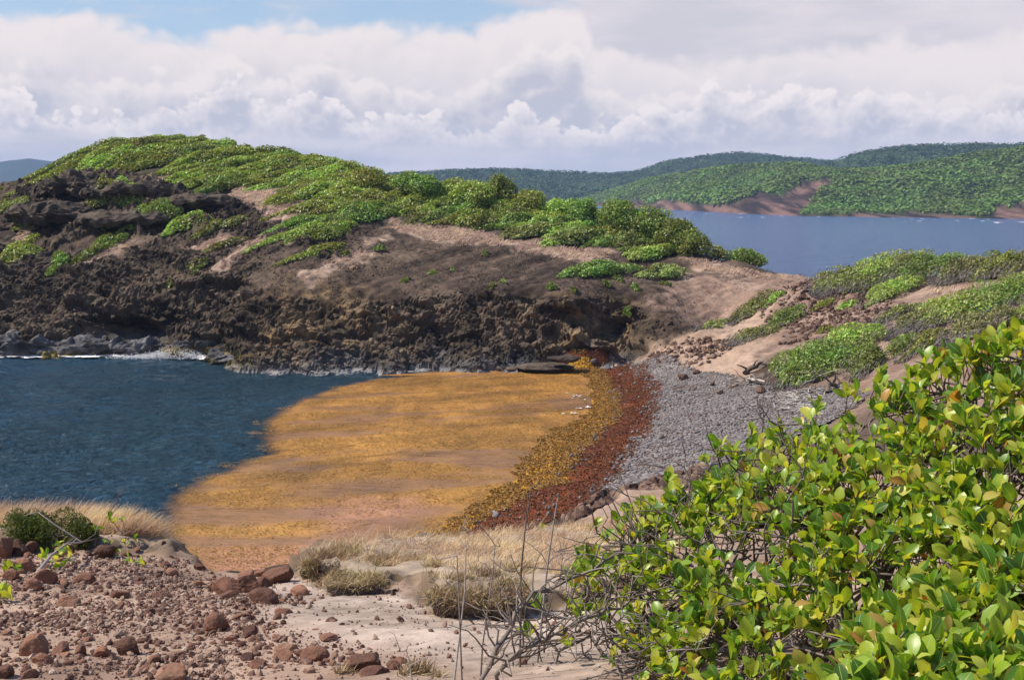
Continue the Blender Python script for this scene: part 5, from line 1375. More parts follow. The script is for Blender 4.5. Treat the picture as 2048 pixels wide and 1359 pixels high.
BANK = fhit([603, 625, 660, 700, 760, 800, 850, 858, 890, 960, 1040, 1110, 1200, 1300, 1330, 1200, 1050, 900, 740, 640, 606], [1150, 1158, 1178, 1186, 1172, 1160, 1168, 1190, 1222, 1232, 1230, 1215, 1190, 1160, 1060, 1050, 1070, 1085, 1088, 1090, 1112])[:, :2]
LBANK = fhit([-60, 60, 130, 200, 280, 330, 350, 330, 270, 180, 0, -60], [1095, 1098, 1092, 1105, 1100, 1110, 1100, 1085, 1062, 1048, 1040, 1040])[:, :2]
bd = polydist(fx, fy, BANK) + 0.10 * fbm(xy0(fx * 3, fy * 3), 3, 4) + 0.05 * fbm(xy0(fx * 9, fy * 9), 2, 14)
ld = polydist(fx, fy, LBANK) + 0.10 * fbm(xy0(fx * 3, fy * 3), 3, 5)
lipn = 0.5 + 0.5 * fbm(xy0(fx * 1.6, fy * 1.6), 2, 6)
FH2 = FH + 0.07 * sst(-0.035, 0.03, bd) * (0.35 + 1.0 * lipn) * sst(2.0, 0.6, fe) + 0.08 * sst(-0.1, 0.12, ld) * sst(2, 0.5, fe)
FH2 += 0.03 * fbm(xy0(fx * 1.3, fy * 1.3), 3, 7)


def hF(x, y):
    return bil(FH2, np.asarray(x, float), np.asarray(y, float), -8, -3, 0.05)


ux = np.arange(-6.2, 6.4, 0.038); uy = np.concatenate([np.arange(-2.5, 3.5, 0.2), np.arange(3.5, 11.5, 0.037), np.arange(11.5, 21, 0.12)])
X, Y = np.meshgrid(ux, uy); Z = hF(X, Y)
bdm = polydist(X, Y, BANK) + 0.10 * fbm(xy0(X * 3, Y * 3), 3, 4); ldm = polydist(X, Y, LBANK) + 0.1 * fbm(xy0(X * 3, Y * 3), 3, 5)
SANDF = fhit([520, 600, 640, 720, 860, 900, 1050, 1250, 1300, 900, 760, 640, 560, 500], [1165, 1150, 1165, 1190, 1190, 1230, 1235, 1200, 1359, 1359, 1300, 1270, 1240, 1200])[:, :2]
ms = sst(-0.35, 0.25, polydist(X, Y, SANDF) + 0.35 * fbm(xy0(X * 1.5, Y * 1.5), 4, 8))
G0 = np.stack([X, Y, Z], -1); N0 = normals_of(G0)
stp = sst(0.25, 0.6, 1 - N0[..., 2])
G = G0 + N0 * (stp * (0.16 * (ridged(G0 * np.array([3.5, 3.5, 5]), 3, 9) - 0.45) + 0.07 * (ridged(G0 * 11, 2, 19) - 0.45)))[..., None]
bdm = bdm + 0.05 * fbm(xy0(X * 9, Y * 9), 2, 14)
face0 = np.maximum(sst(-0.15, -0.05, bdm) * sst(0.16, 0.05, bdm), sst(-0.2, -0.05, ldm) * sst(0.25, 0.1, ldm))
G = G + N0 * (face0 * (0.11 * (ridged(G0 * 5.5, 3, 29) - 0.5) + 0.05 * (ridged(G0 * 15, 2, 39) - 0.5)))[..., None]
topn = np.maximum(sst(0, 0.12, bdm), sst(0, 0.15, ldm))
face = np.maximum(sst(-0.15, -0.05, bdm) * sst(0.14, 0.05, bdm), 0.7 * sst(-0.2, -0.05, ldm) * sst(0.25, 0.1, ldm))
G[..., 2] += topn * 0.05 * fbm(G0 * 5, 3, 20)
G[..., 2] += 0.010 * fbm(G0 * 9, 3, 10) * (1 - 0.6 * ms) + 0.022 * fbm(G0 * 2.6, 3, 35) * ms
n1 = fbm(G0 * 1.6, 4, 11)[..., None]; n2 = fbm(G0 * 7, 3, 12)[..., None]
cg = lerp(np.array([.19, .120, .086]), np.array([.39, .272, .205]), np.clip(0.5 + 0.6 * n1 + 0.45 * n2, 0, 1))
n4 = fbm(G0 * 16, 2, 33)[..., None]
n5 = fbm(G0 * np.array([1.2, 2.6, 1]), 4, 34)[..., None]
cs = lerp(np.array([.22, .165, .13]), np.array([.45, .355, .295]), np.clip(0.55 + 0.35 * n1 + 0.25 * n2 + 0.5 * n4 + 0.6 * n5, 0, 1))
ct = lerp(np.array([.22, .165, .12]), np.array([.40, .31, .235]), np.clip(0.5 + 0.8 * n2, 0, 1))
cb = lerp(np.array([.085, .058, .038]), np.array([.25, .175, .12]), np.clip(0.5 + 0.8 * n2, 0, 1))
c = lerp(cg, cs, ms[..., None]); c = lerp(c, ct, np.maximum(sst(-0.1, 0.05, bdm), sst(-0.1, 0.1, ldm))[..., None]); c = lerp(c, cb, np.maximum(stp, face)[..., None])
obj('ground', mesh('ground', G.reshape(-1, 3), gridfaces(*X.shape), MAT['ground'], True, {'col': c.reshape(-1, 3)}), kind='structure')

def blades(q, h, L, wd, r, lean, spread, base_off=-0.01):
    n = len(q); b = np.stack([q[:, 0], q[:, 1], h(q[:, 0], q[:, 1]) + base_off], -1)
    dr = unit(np.concatenate([np.tile(lean, (n, 1)), np.ones((n, 1))], 1) + spread * r.normal(size=(n, 3)))
    side = unit(np.cross(dr, np.array([0, 0, 1.0]) + 0.6 * r.normal(size=(n, 3)))); cv = np.stack([r.normal(size=n) * 0.3 + lean[0] * 0.5, r.normal(size=n) * 0.3, -0.25 * np.ones(n)], -1)
    L = L[:, None]; wd = wd[:, None]
    p1 = b + dr * L * 0.5 + cv * L * 0.15; p2 = b + dr * L + cv * L * 0.5
    V = np.stack([b - side * wd, b + side * wd, p1 - side * wd * 0.8, p1 + side * wd * 0.8, p2 - side * wd * 0.15, p2 + side * wd * 0.15], 1).reshape(-1, 3)
    i = (np.arange(n) * 6)[:, None]
    Fq = np.concatenate([i + np.array([0, 1, 3, 2]), i + np.array([2, 3, 5, 4])])
    return V, Fq


def clod(px, py, wpx, hpx, label, seed, depth=0.7, shift=0.0):
    r = np.random.default_rng(seed); c = hit([px], [py], 1.5, 20.0, hF, 0.02)[0]; k = c[1] / F; a = wpx * k / 2; h = hpx * k
    v, f = ICO[4]; P = np.sign(v) * np.abs(v) ** 0.8 * np.array([a, a * depth, h * 0.95])
    P[:, 2] = np.where(P[:, 2] > h * 0.55, h * 0.55 + (P[:, 2] - h * 0.55) * 0.25, P[:, 2])
    P[:, :2] *= (1 - 0.25 * np.clip(0.45 - P[:, 2] / h, 0, 1))[:, None]
    P[:, 1] += a * depth * 0.55 + shift
    Q = P + c; n = unit(v)
    P = P + n * (h * (0.35 * (ridged(Q * 6, 3, 3) - 0.5) + 0.22 * (ridged(Q * 17, 2, 4) - 0.5) + 0.10 * fbm(Q * 50, 2, 5)))[:, None]
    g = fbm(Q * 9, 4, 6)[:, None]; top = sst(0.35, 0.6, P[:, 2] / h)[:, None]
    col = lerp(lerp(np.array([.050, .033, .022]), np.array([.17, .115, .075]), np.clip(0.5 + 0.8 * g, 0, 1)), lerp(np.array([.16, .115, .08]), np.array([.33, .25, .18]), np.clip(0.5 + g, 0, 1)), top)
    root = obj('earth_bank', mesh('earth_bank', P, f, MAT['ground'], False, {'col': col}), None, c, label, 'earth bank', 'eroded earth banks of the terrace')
    ok = np.where((P[:, 2] > h * 0.42) & (fbm(Q * 5, 2, 8) > -0.1))[0]; m = r.choice(ok, int(2600 * wpx / 200)); zz = P[m, 2] + r.normal(size=len(m)) * 0.006
    qq = P[m, :2] + r.normal(size=(len(m), 2)) * 0.012
    fr = np.clip(-P[m, 1] / (a * depth) + 0.9, 0, 1)
    V, Fq = blades(qq, lambda x, y: zz, r.uniform(0.035, 0.10, len(m)), r.uniform(0.0014, 0.003, len(m)), r, (0.25, -0.5), 0.8)
    obj('turf', mesh('turf', V, Fq, MAT['tuft'], False), root, kind='stuff')
    ok = np.where((P[:, 2] > h * 0.1) & (P[:, 2] < h * 0.6) & (P[:, 1] < a * depth * 0.5))[0]; m = r.choice(ok, int(900 * wpx / 200))
    d = unit(np.stack([r.normal(size=len(m)) * 0.6, -0.5 + 0.3 * r.normal(size=len(m)), -0.7 + 0.4 * r.normal(size=len(m))], -1)); L = r.uniform(0.02, 0.07, len(m))
    V, Fq = leafquads(P[m] + d * L[:, None] * 0.3, d, r.normal(size=(len(m), 3)), L, np.full(len(m), 0.003), 0.0)
    obj('rootlet', mesh('rootlet', V, Fq, MAT['barktwig'], False), root, kind='stuff')
    return root


clod(955, 1228, 215, 62, 'dark undercut earth bank under matted grass at the back of the pale sand', 61)
clod(640, 1152, 84, 44, 'crumbling earth bank end capped by a greyish tuft above the weed', 62)
clod(708, 1186, 120, 36, 'low crumbled brown bank slumped onto the pale sand', 63)

# gravel: stones by the thousand, the larger ones as rocks of their own
rs = np.random.default_rng(91)
GRAV = fhit([-80, 0, 120, 300, 360, 440, 520, 580, 640, 780, 860, 860, -80], [1105, 1100, 1105, 1105, 1118, 1150, 1180, 1230, 1270, 1310, 1340, 1359, 1359])[:, :2]
q = np.stack([rs.uniform(-4.6, 1.2, 120000), rs.uniform(4.3, 10, 120000)], -1)
d = polydist(q[:, 0], q[:, 1], GRAV) + 0.3 * fbm(xy0(q[:, 0] * 1.5, q[:, 1] * 1.5), 3, 3)
prob = np.clip(0.06 + 0.94 * sst(-0.25, 0.5, d), 0, 1) * np.clip(0.65 + 0.8 * fbm(xy0(q[:, 0] * 1.1, q[:, 1] * 1.1), 3, 4), 0.15, 1) * (polydist(q[:, 0], q[:, 1], BANK) < -0.02)
prob *= np.where(q[:, 0] > 0.5, 0.12, 1)
q = q[rs.uniform(size=len(q)) < prob][:26000]; n = len(q)
s = 0.0042 * np.exp(rs.exponential(0.52, n)); s = np.minimum(s, 0.026)
sh = [rock_shape(np.random.default_rng(900 + k), 0, 7, 0.08, (1, 0.8, 0.6)) for k in range(8)]
V, Fq, _ = scatter(sh, np.stack([q[:, 0], q[:, 1], hF(q[:, 0], q[:, 1]) + s * 0.25], -1), s, rand_rot(rs, n), rs)
obj('gravel', mesh('gravel', V, Fq, MAT['gravel'], False), kind='stuff')

FR = [  # px, py(base), width px, aspect h, label
    (557, 1166, 62, 0.8, 'dark pointed rock on the brink of the terrace above the weed'), (522, 1150, 26, 0.7, 'pale chip of rock behind the dark pointed rock'),
    (452, 1188, 56, 0.75, 'dark brown boulder at the back of the rock cluster'), (492, 1182, 66, 0.8, 'double-humped dark boulder in the rock cluster'), (458, 1200, 40, 0.9, 'round pitted dark rock in front of the cluster'),
    (528, 1210, 66, 0.62, 'large smooth tan-topped rock in front of the cluster'), (530, 1172, 40, 0.6, 'low brown rock between the cluster and the pointed rock'), (602, 1189, 42, 0.62, 'trapezoid rock with a pale red front standing alone on sand'),
    (567, 1204, 20, 0.8, 'little wedge stone beside the large tan-topped rock'), (568, 1228, 36, 0.55, 'rounded brown stone on sand below the tan-topped rock'), (668, 1248, 34, 0.55, 'isolated tan stone in the middle of the pale sand'),
    (630, 1262, 18, 0.6, 'small reddish stone on sand near the isolated tan one'), (655, 1275, 40, 0.22, 'flat orange stone slab lying in the sand'), (434, 1262, 48, 0.95, 'tall angular tan rock leaning on the gravel'),
    (394, 1255, 26, 0.6, 'dark rounded rock beside the leaning tan rock'), (500, 1270, 40, 0.6, 'split brown rock downhill of the leaning tan rock'), (462, 1280, 26, 0.7, 'squat brown stone below the split rock'),
    (490, 1240, 44, 0.45, 'low tan rock half buried where gravel meets sand'), (570, 1300, 42, 0.6, 'stacked brown rock at the sand edge'), (572, 1318, 46, 0.55, 'reddish rock under the stacked brown one'),
    (630, 1322, 56, 0.62, 'black-shadowed triangular rock on the sand edge'), (600, 1310, 26, 0.5, 'brown stone between the triangular rock and the stack'), (495, 1320, 34, 0.55, 'rusty stone on the gravel between two dark ones'),
    (518, 1335, 40, 0.5, 'tan stone with a dark flank near the bottom edge'), (730, 1345, 74, 0.7, 'big red-brown rounded rock at the foot of the pale sand'), (748, 1358, 60, 0.5, 'tan slab leaning on the big red-brown rock'),
    (795, 1330, 40, 0.5, 'rusty rock among the dry twigs beside the big red-brown rock'), (240, 1196, 38, 0.85, 'upright red rock in the middle of the gravel'), (170, 1168, 42, 0.7, 'dark red rock below the leafy branch'), (92, 1168, 44, 0.85, 'rust-coloured rock block under the fallen branch'),
    (255, 1306, 54, 0.75, 'large red rock with a shaded end on the gravel'), (284, 1285, 30, 0.6, 'dark rock peeking out behind the large red one'), (208, 1312, 38, 0.7, 'sharp-edged rusty rock beside the large red one'), (70, 1306, 66, 0.7, 'long dark red rock, biggest of the lower pile'),
    (88, 1328, 46, 0.75, 'cube-like orange rock at the end of the long dark one'), (120, 1306, 38, 0.65, 'orange-brown rock above a dark flat one'), (138, 1330, 34, 0.5, 'dark flat rock on gravel beside the cube-like one'),
    (160, 1308, 30, 0.8, 'dark spotted rock on the gravel'), (185, 1268, 30, 0.6, 'pale cream stone chip standing out on gravel'), (128, 1298, 26, 0.8, 'grey-topped small rock on gravel'),
    (345, 1358, 64, 0.6, 'long dark rock with a sharp crest at the bottom edge'), (310, 1325, 26, 0.7, 'small purple-brown rock above the sharp-crested one'), (62, 1358, 34, 0.7, 'orange rock at the very bottom edge of the gravel'), (8, 1358, 44, 0.9, 'dark rock in the bottom corner of the gravel'),
    (10, 1110, 50, 1.0, 'big rounded brown boulder at the picture edge under the dry grass'), (38, 1106, 44, 0.75, 'brown boulder next to the big rounded one'), (62, 1102, 30, 0.8, 'egg-shaped brown rock in front of the dark low shrub'), (140, 1100, 44, 0.65, 'tan boulder at the shaded foot of the dark low shrub'),
    (122, 1110, 30, 0.7, 'brown rock tucked against the tan boulder'), (50, 1140, 46, 0.7, 'dark red rock in the jumble below the boulders'), (20, 1142, 36, 0.7, 'reddish rock at the picture edge in the jumble'), (25, 1160, 36, 0.8, 'blackish rock lowest in the jumble'),
    (62, 1180, 40, 0.7, 'dark rock half under the leafy branch'), (135, 1210, 46, 0.5, 'dark flat rock on gravel'), (398, 1140, 24, 0.9, 'small dark rock perched on the terrace lip'), (345, 1150, 26, 0.8, 'rounded rust rock near the terrace lip'),
    (328, 1136, 26, 0.7, 'brown rock on the lip slope beside the rounded one'), (212, 1115, 44, 0.8, 'red rock under the yellow-green sprigs'), (275, 1170, 30, 0.4, 'flat orange stone on the slope gravel'), (318, 1195, 34, 0.4, 'flat tan stone slab on the slope gravel')]
for i, (x, y, w, a, lb) in enumerate(FR):
    c = fhit([x], [y])[0]; sz = w * c[1] / F / 2 * 0.98
    rock_thing(c, sz, lb, 'loose rocks on the terrace', 1000 + i, 'redrock', 3 if w > 34 else 2, (1, 0.85, a * 1.1), int(rs.integers(6, 10)), sink=0.27, flat=True, rz=rs.uniform(-0.6, 0.6))
# smaller loose stones, ten pixels and more, each an object
q = np.stack([rs.uniform(-4.4, 1.0, 3000), rs.uniform(4.5, 9.6, 3000)], -1)
d = polydist(q[:, 0], q[:, 1], GRAV) + 0.25 * fbm(xy0(q[:, 0], q[:, 1]), 3, 6)
q = q[(d > 0.05)]
cl = fbm(xy0(q[:, 0] * 1.2, q[:, 1] * 1.2), 3, 19)
q = q[cl > rs.uniform(-0.5, 0.5, len(q))][:170]
MARK_S = [(30, 1150, 'in the rock jumble at the picture edge'), (100, 1170, 'by the fallen branch'), (190, 1180, 'below the leafy branch'), (250, 1200, 'round the upright red rock'), (330, 1150, 'on the terrace lip'), (310, 1210, 'near the flat tan slab'), (430, 1175, 'beside the dark rock cluster'),
          (90, 1240, 'on bare gravel above the lower rock pile'), (200, 1250, 'on the open middle gravel'), (400, 1250, 'around the leaning tan rock'), (500, 1260, 'where gravel meets pale sand'), (90, 1310, 'in the lower rock pile'), (250, 1300, 'next to the large red rock'), (350, 1320, 'by the sharp-crested dark rock'),
          (450, 1320, 'on the gravel at the bottom edge'), (560, 1310, 'around the stacked rocks at the sand edge'), (650, 1310, 'near the black-shadowed triangular rock'), (750, 1330, 'beside the big red-brown rock'), (130, 1345, 'in the bottom corner gravel'), (280, 1350, 'between the orange rock and the sharp-crested one')]
shp = [mesh('stone', *rock_shape(np.random.default_rng(1300 + k), 1, 9, 0.05, (1, 0.8, 0.6)), MAT['redrock'], False) for k in range(9)]
for k, x in enumerate(q):
    s = 0.0165 * math.exp(min(rs.exponential(0.36), 0.9)) * (x[1] / 7) ** 0.7
    o = obj('stone', shp[k % 9], None, (x[0], x[1], hF(x[0:1], x[1:2])[0] + s * 0.25), 'small loose rusty stone ' + near_mark((x[0], x[1], hF(x[0:1], x[1:2])[0]), MARK_S), 'stone', 'small loose stones on the gravel')
    o.scale = (s * rs.uniform(0.9, 1.4), s, s * rs.uniform(0.8, 1.2)); o.rotation_euler = (rs.normal() * 0.25, rs.normal() * 0.25, rs.uniform(0, 6.28))

# ------------------------------------------------------------------ dry grass of the terrace
def inside(poly, n, r, marg=0.0, amp=0.25, sc=2.0, dens=None):
    lo, hi_ = poly.min(0), poly.max(0); q = r.uniform(lo, hi_, size=(n * 8, 2))
    d = polydist(q[:, 0], q[:, 1], poly) + amp * fbm(xy0(q[:, 0] * sc, q[:, 1] * sc), 3, 3)
    k = d > marg
    if dens is not None:
        k &= r.uniform(size=len(q)) < np.clip(dens(q[:, 0], q[:, 1]), 0, 1)
    return q[k][:n]


rs = np.random.default_rng(101)
MEAD = fhit([606, 640, 740, 900, 1050, 1150, 1250, 1350, 1300, 1150, 1050, 900, 800, 740, 660, 615], [1105, 1088, 1086, 1084, 1070, 1055, 1035, 1040, 1150, 1160, 1160, 1140, 1135, 1140, 1130, 1130])[:, :2]
pat = lambda x, y: 0.45 + 0.9 * fbm(xy0(x * 2.2, y * 2.2), 3, 5)
cc = inside(MEAD, 2100, rs, -0.04, dens=lambda x, y: 0.75 + 0.9 * fbm(xy0(x * 2.2, y * 2.2), 3, 5)); nb = 17
sc = np.repeat(np.clip(rs.lognormal(0, 0.45, len(cc)), 0.4, 2.2), nb); off_ = rs.normal(size=(len(cc) * nb, 2)) * 0.030 * sc[:, None]
q = np.repeat(cc, nb, 0) + off_; n = len(q)
V, Fq = blades(q, hF, 0.085 * sc * rs.uniform(0.4, 1.25, n), rs.uniform(0.0013, 0.0028, n), rs, (0.35, 0.05), 0.55)
V += np.repeat(np.concatenate([off_ * 1.0, np.zeros((n, 1))], 1), 6, 0) * np.tile([0, 0, .5, .5, 1, 1], n)[:, None]
obj('dry_grass', mesh('dry_grass', V, Fq, MAT['straw'], False), kind='stuff')
LGR = fhit([-80, 40, 150, 230, 280, 310, 290, 230, 120, -80], [1078, 1072, 1070, 1078, 1090, 1095, 1072, 1052, 1040, 1036])[:, :2]
q = inside(LGR, 9000, rs, -0.1, dens=lambda x, y: 0.6 + 0.7 * fbm(xy0(x * 2, y * 2), 3, 5)); n = len(q)
V, Fq = blades(q, hF, rs.uniform(0.08, 0.26, n), rs.uniform(0.0016, 0.003, n), rs, (0.55, 0.1), 0.32)
obj('dry_grass', mesh('dry_grass', V, Fq, MAT['straw'], False), kind='stuff')


def tuft(px, py, wpx, nb, L, label, group, seed, mt='tuft', h=hF, drop=False):
    r = np.random.default_rng(seed); c = fhit([px], [py], h)[0]; a = wpx * c[1] / F / 2
    k = 8; cx = r.normal(size=(k, 2)) * 0.5; w = r.integers(0, k, nb)
    q = c[:2] + (cx[w] + r.normal(size=(nb, 2)) * 0.14) * a
    V, Fq = blades(q, h, r.uniform(0.4, 1.1, nb) * L, r.uniform(0.0018, 0.0035, nb), r, (0.35, -0.35 if drop else 0.0), 0.75)
    V = V - c
    if drop:
        V[:, 2] -= 0.10 * np.clip(-V[:, 1] / 0.15, 0, 1)
    return obj('grass_tuft', mesh('grass_tuft', V, Fq, MAT[mt], False), None, c, label, 'grass tuft', group)


gt = 'grass tufts on the eroded banks'
for i, q in enumerate([(650, 1112, 90, 700, 0.16, 'big greyish tuft crowning the end of the bank above the weed'), (630, 1128, 50, 350, 0.12, 'dark matted tuft hanging on the seaward end of the bank'), (700, 1108, 80, 500, 0.14, 'straw tuft with green blades behind the eroded bank'),
                        (770, 1122, 90, 600, 0.12, 'spiky tuft with fresh green blades in front of the dry meadow'), (830, 1120, 60, 350, 0.10, 'small straw tuft at the meadow edge'), (868, 1130, 50, 300, 0.10, 'grey tuft beside the small straw one'),
                        (900, 1160, 80, 500, 0.12, 'dark root mat overhanging the inner eroded bank'), (960, 1150, 90, 600, 0.12, 'matted straw tuft on top of the inner bank'), (1020, 1142, 80, 500, 0.12, 'straw tuft at the back of the inner bank by the bare stems'),
                        (690, 1165, 60, 250, 0.08, 'brown rootlets on the front of the seaward bank'), (745, 1160, 50, 250, 0.07, 'low rootlet tuft on the crumbling bank foot'), (830, 1345, 70, 260, 0.10, 'pale dry tuft beside the big red-brown rock'), (690, 1345, 50, 160, 0.08, 'yellowish tuft between rocks at the bottom edge'),
                        (980, 1165, 70, 350, 0.10, 'rootlets hanging down the shaded bank face')]):
    tuft(q[0], q[1], q[2], q[3], q[4], q[5], gt, 1500 + i, drop=i in (1, 6, 13))

# grass and rootlets along the lips of the eroded banks
rl = np.random.default_rng(111); bp = np.vstack([BANK, BANK[:1]]); seg = np.linalg.norm(np.diff(bp, axis=0), axis=1)
front = seg * np.r_[np.ones(13), np.zeros(len(seg) - 13)]
k = rl.choice(len(seg), 7000, p=front / front.sum()); t = rl.uniform(size=7000)[:, None]
q = bp[k] + (bp[k + 1] - bp[k]) * t + rl.normal(size=(7000, 2)) * np.array([0.05, 0.06]) + np.array([0, 0.07])
q = q[fbm(xy0(q[:, 0] * 3.5, q[:, 1] * 3.5), 2, 40) > -0.05]; n = len(q)
V, Fq = blades(q, hF, rl.uniform(0.05, 0.14, n), rl.uniform(0.0016, 0.0032, n), rl, (0.3, -0.7), 0.8)
obj('dry_grass', mesh('dry_grass', V, Fq, MAT['tuft'], False), kind='stuff')

# dark low shrub on the terrace edge
def needle_shrub(px, py, wpx, h, label, seed):
    r = np.random.default_rng(seed); c = fhit([px], [py], hF)[0]; a = wpx * c[1] / F / 2
    root = bpy.data.objects.new('shrub', None); COL.objects.link(root); root.location = c
    root['label'] = label; root['category'] = 'shrub'
    n = 9000; L = 16; lx = r.uniform(-0.75, 0.75, L) * a; ly = r.uniform(-0.35, 0.35, L) * a; lh = h * (0.55 + 0.4 * r.uniform(size=L)) * (1 - 0.5 * (lx / a) ** 2)
    k = r.integers(0, L, n); d = unit(r.normal(size=(n, 3)) + np.array([0.2, 0, 0.3])); rad = 1 - 0.6 * r.uniform(size=n) ** 2
    P = np.stack([lx[k] + d[:, 0] * 0.3 * a * rad, ly[k] + d[:, 1] * 0.25 * a * rad, np.maximum(lh[k] * 0.5 + d[:, 2] * lh[k] * 0.55 * rad, 0.0)], -1)
    P[:, 2] += hF(P[:, 0] + c[0], P[:, 1] + c[1]) - c[2]
    V, Fq = leafquads(P, d + 0.7 * r.normal(size=(n, 3)), r.normal(size=(n, 3)), r.uniform(0.02, 0.045, n), np.full(n, 0.008))
    obj('foliage', mesh('foliage', V, Fq, MAT['juniper'], False), root, kind='stuff')
    V, Fq = tubes([(wobble((lx[j] * 0.2, 0, 0), (lx[j], ly[j], lh[j] * 0.8), r, 5, 0.06), np.linspace(0.008, 0.003, 5)) for j in range(L)], 4)
    obj('branch', mesh('branch', V, Fq, MAT['trunk']), root, kind='stuff')


needle_shrub(105, 1092, 190, 0.34, 'dark green fine-needled low shrub on the grassy terrace edge', 1600)

# ------------------------------------------------------------------ glossy leaves
def leaf_shape(seed, L=1.0):
    r = np.random.default_rng(seed)
    t = np.array([0.0, 0.12, 0.36, 0.62, 0.87, 1.0]); w = np.array([0.025, 0.11, 0.26, 0.325, 0.215, 0.02]) * r.uniform(0.70, 1.0)
    fold = r.uniform(0.10, 0.42); curl = r.uniform(-0.10, 0.22); tw = r.normal() * 0.10
    V, uv = [], []
    for k in range(len(t)):
        for s in (-1, 0, 1):
            ww = w[k] * s
            V.append((ww + tw * t[k] ** 2, t[k], abs(ww) * fold - curl * t[k] ** 2 + 0.05 * math.sin(t[k] * 3.1)))
            uv.append((0.5 + 0.5 * s, t[k]))
    Fq = []
    for k in range(len(t) - 1):
        for s in (0, 1):
            a = k * 3 + s; Fq.append((a, a + 1, a + 4, a + 3))
    return np.array(V) * L, np.array(Fq), np.array(uv)


LS = [leaf_shape(2000 + k) for k in range(10)]


def glossy_shrub(name, tips, axes, leafL, label, nobj, seed, nleaf=(4, 7), hubs=None, cat='shrub', stems=None, twig=0.0035, openn=(0.28, 0.95)):
    r = np.random.default_rng(seed)
    origin = tips.mean(0); origin[2] = hF(origin[0:1], origin[1:2])[0]
    root = bpy.data.objects.new(name, None); COL.objects.link(root); root.location = origin
    root['label'] = label; root['category'] = cat
    Lp, Ld, Ln, Ll = [], [], [], []
    paths = []
    for i in range(len(tips)):
        ax = axes[i] / np.linalg.norm(axes[i]); m = int(r.integers(*nleaf))
        e1 = unit(np.cross(ax, np.array([0.3, 0.5, 0.2]))); e2 = np.cross(ax, e1); ph0 = r.uniform(0, 6.28)
        for k in range(m):
            ph = ph0 + k * 2.4 + r.normal() * 0.2; op = r.uniform(*openn) * (0.75 if k == m - 1 else 1)
            out = math.cos(ph) * e1 + math.sin(ph) * e2
            d = ax * math.cos(op) + out * math.sin(op); nrm = ax * math.sin(op) - out * math.cos(op)
            nrm = unit(nrm + 0.45 * r.normal(size=3))
            Lp.append(tips[i] - ax * r.uniform(0, 0.05) + out * 0.004); Ld.append(d); Ln.append(nrm); Ll.append(leafL * r.uniform(0.5, 1.22))
        if hubs is not None and len(hubs):
            dd = ((hubs - tips[i]) ** 2).sum(1); h_ = hubs[np.argsort(dd)[r.integers(0, 2)]]
            mid = tips[i] - ax * r.uniform(0.06, 0.14) + r.normal(size=3) * 0.012
            m2 = (mid + h_) / 2 + r.normal(size=3) * 0.03
            paths.append((np.array([tips[i], mid, m2, h_]) - origin, np.array([twig * 0.6, twig * 0.8, twig * 1.1, twig * 1.4])))
    Lp, Ld, Ln, Ll = map(np.array, (Lp, Ld, Ln, Ll))
    d = unit(Ld); s = unit(np.cross(d, Ln)); nn = np.cross(s, d)
    R = np.stack([s, d, nn], -1)                      # columns: leaf x, y, z
    px, py = project(Lp); dist = np.linalg.norm(Lp - np.array([0, 0, EYE]), axis=1)
    view = unit(Lp - np.array([0, 0, EYE])); face = np.abs((view * nn).sum(1))
    score = Ll / dist * (0.35 + face) * ((px > 0) & (px < 2040) & (py > 600) & (py < 1355))
    order = np.argsort(-score); big = order[:nobj]; rest = order[nobj:]
    pick = r.integers(0, len(LS), len(Lp))
    Vs, Fs, Us, off = [], [], [], 0
    for k, (v, f, u) in enumerate(LS):
        m = rest[pick[rest] == k]
        if not len(m):
            continue
        P = np.einsum('nij,nvj->nvi', R[m], v[None] * Ll[m][:, None, None]) + (Lp[m] - origin)[:, None]
        Vs.append(P.reshape(-1, 3)); Fs.append((f[None] + (np.arange(len(m)) * len(v))[:, None, None] + off).reshape(-1, 4)); Us.append(np.tile(u, (len(m), 1))); off += len(m) * len(v)
    if Vs:
        obj('foliage', mesh('foliage', np.concatenate(Vs), np.concatenate(Fs), MAT['bigleaf'], True, uv=np.concatenate(Us)), root, kind='stuff')
    from mathutils import Matrix
    for i in big:
        o = bpy.data.objects.new('leaf', LM[pick[i]]); COL.objects.link(o); o.parent = root
        Mx = Matrix.Identity(4)
        for a in range(3):
            for b in range(3):
                Mx[a][b] = R[i][a, b] * Ll[i]
            Mx[a][3] = Lp[i][a] - origin[a]
        o.matrix_local = Mx
    if paths:
        V, Fq = tubes(paths, 4); obj('twig', mesh('twig', V, Fq, MAT['barktwig']), root, kind='stuff')
    for st in (stems or []):
        V, Fq = tubes([(st[0] - origin, st[1])], 7); obj('branch', mesh('branch', V, Fq, MAT['barktwig']), root)
    return root, origin


LM = [mesh('leaf', v, f, MAT['bigleaf'], True, uv=u) for v, f, u in LS]
r = np.random.default_rng(3001)
SIL = np.array([(900, 1400), (960, 1330), (1010, 1240), (1060, 1160), (1120, 1095), (1180, 1055), (1230, 1020), (1300, 985), (1370, 940), (1430, 905), (1500, 878), (1580, 845), (1650, 810), (1720, 778), (1800, 745), (1860, 735), (1920, 692), (1980, 680), (2048, 655), (2150, 620), (2400, 560)], float)


def silY(x):
    return np.interp(x, SIL[:, 0], SIL[:, 1]) - np.interp(x, [1000, 1250, 1500], [4, 14, 26])


def canopyD(x, y):
    t = np.clip((y - silY(x)) / 600.0, 0, 1)
    far = np.interp(x, [900, 1100, 1400, 1700, 2048, 2400], [4.6, 5.0, 5.0, 4.7, 4.2, 3.8])
    near = np.interp(x, [900, 1100, 1400, 1700, 2048, 2400], [4.1, 3.7, 3.2, 2.9, 2.7, 2.5])
    return far + (near - far) * t ** 0.85


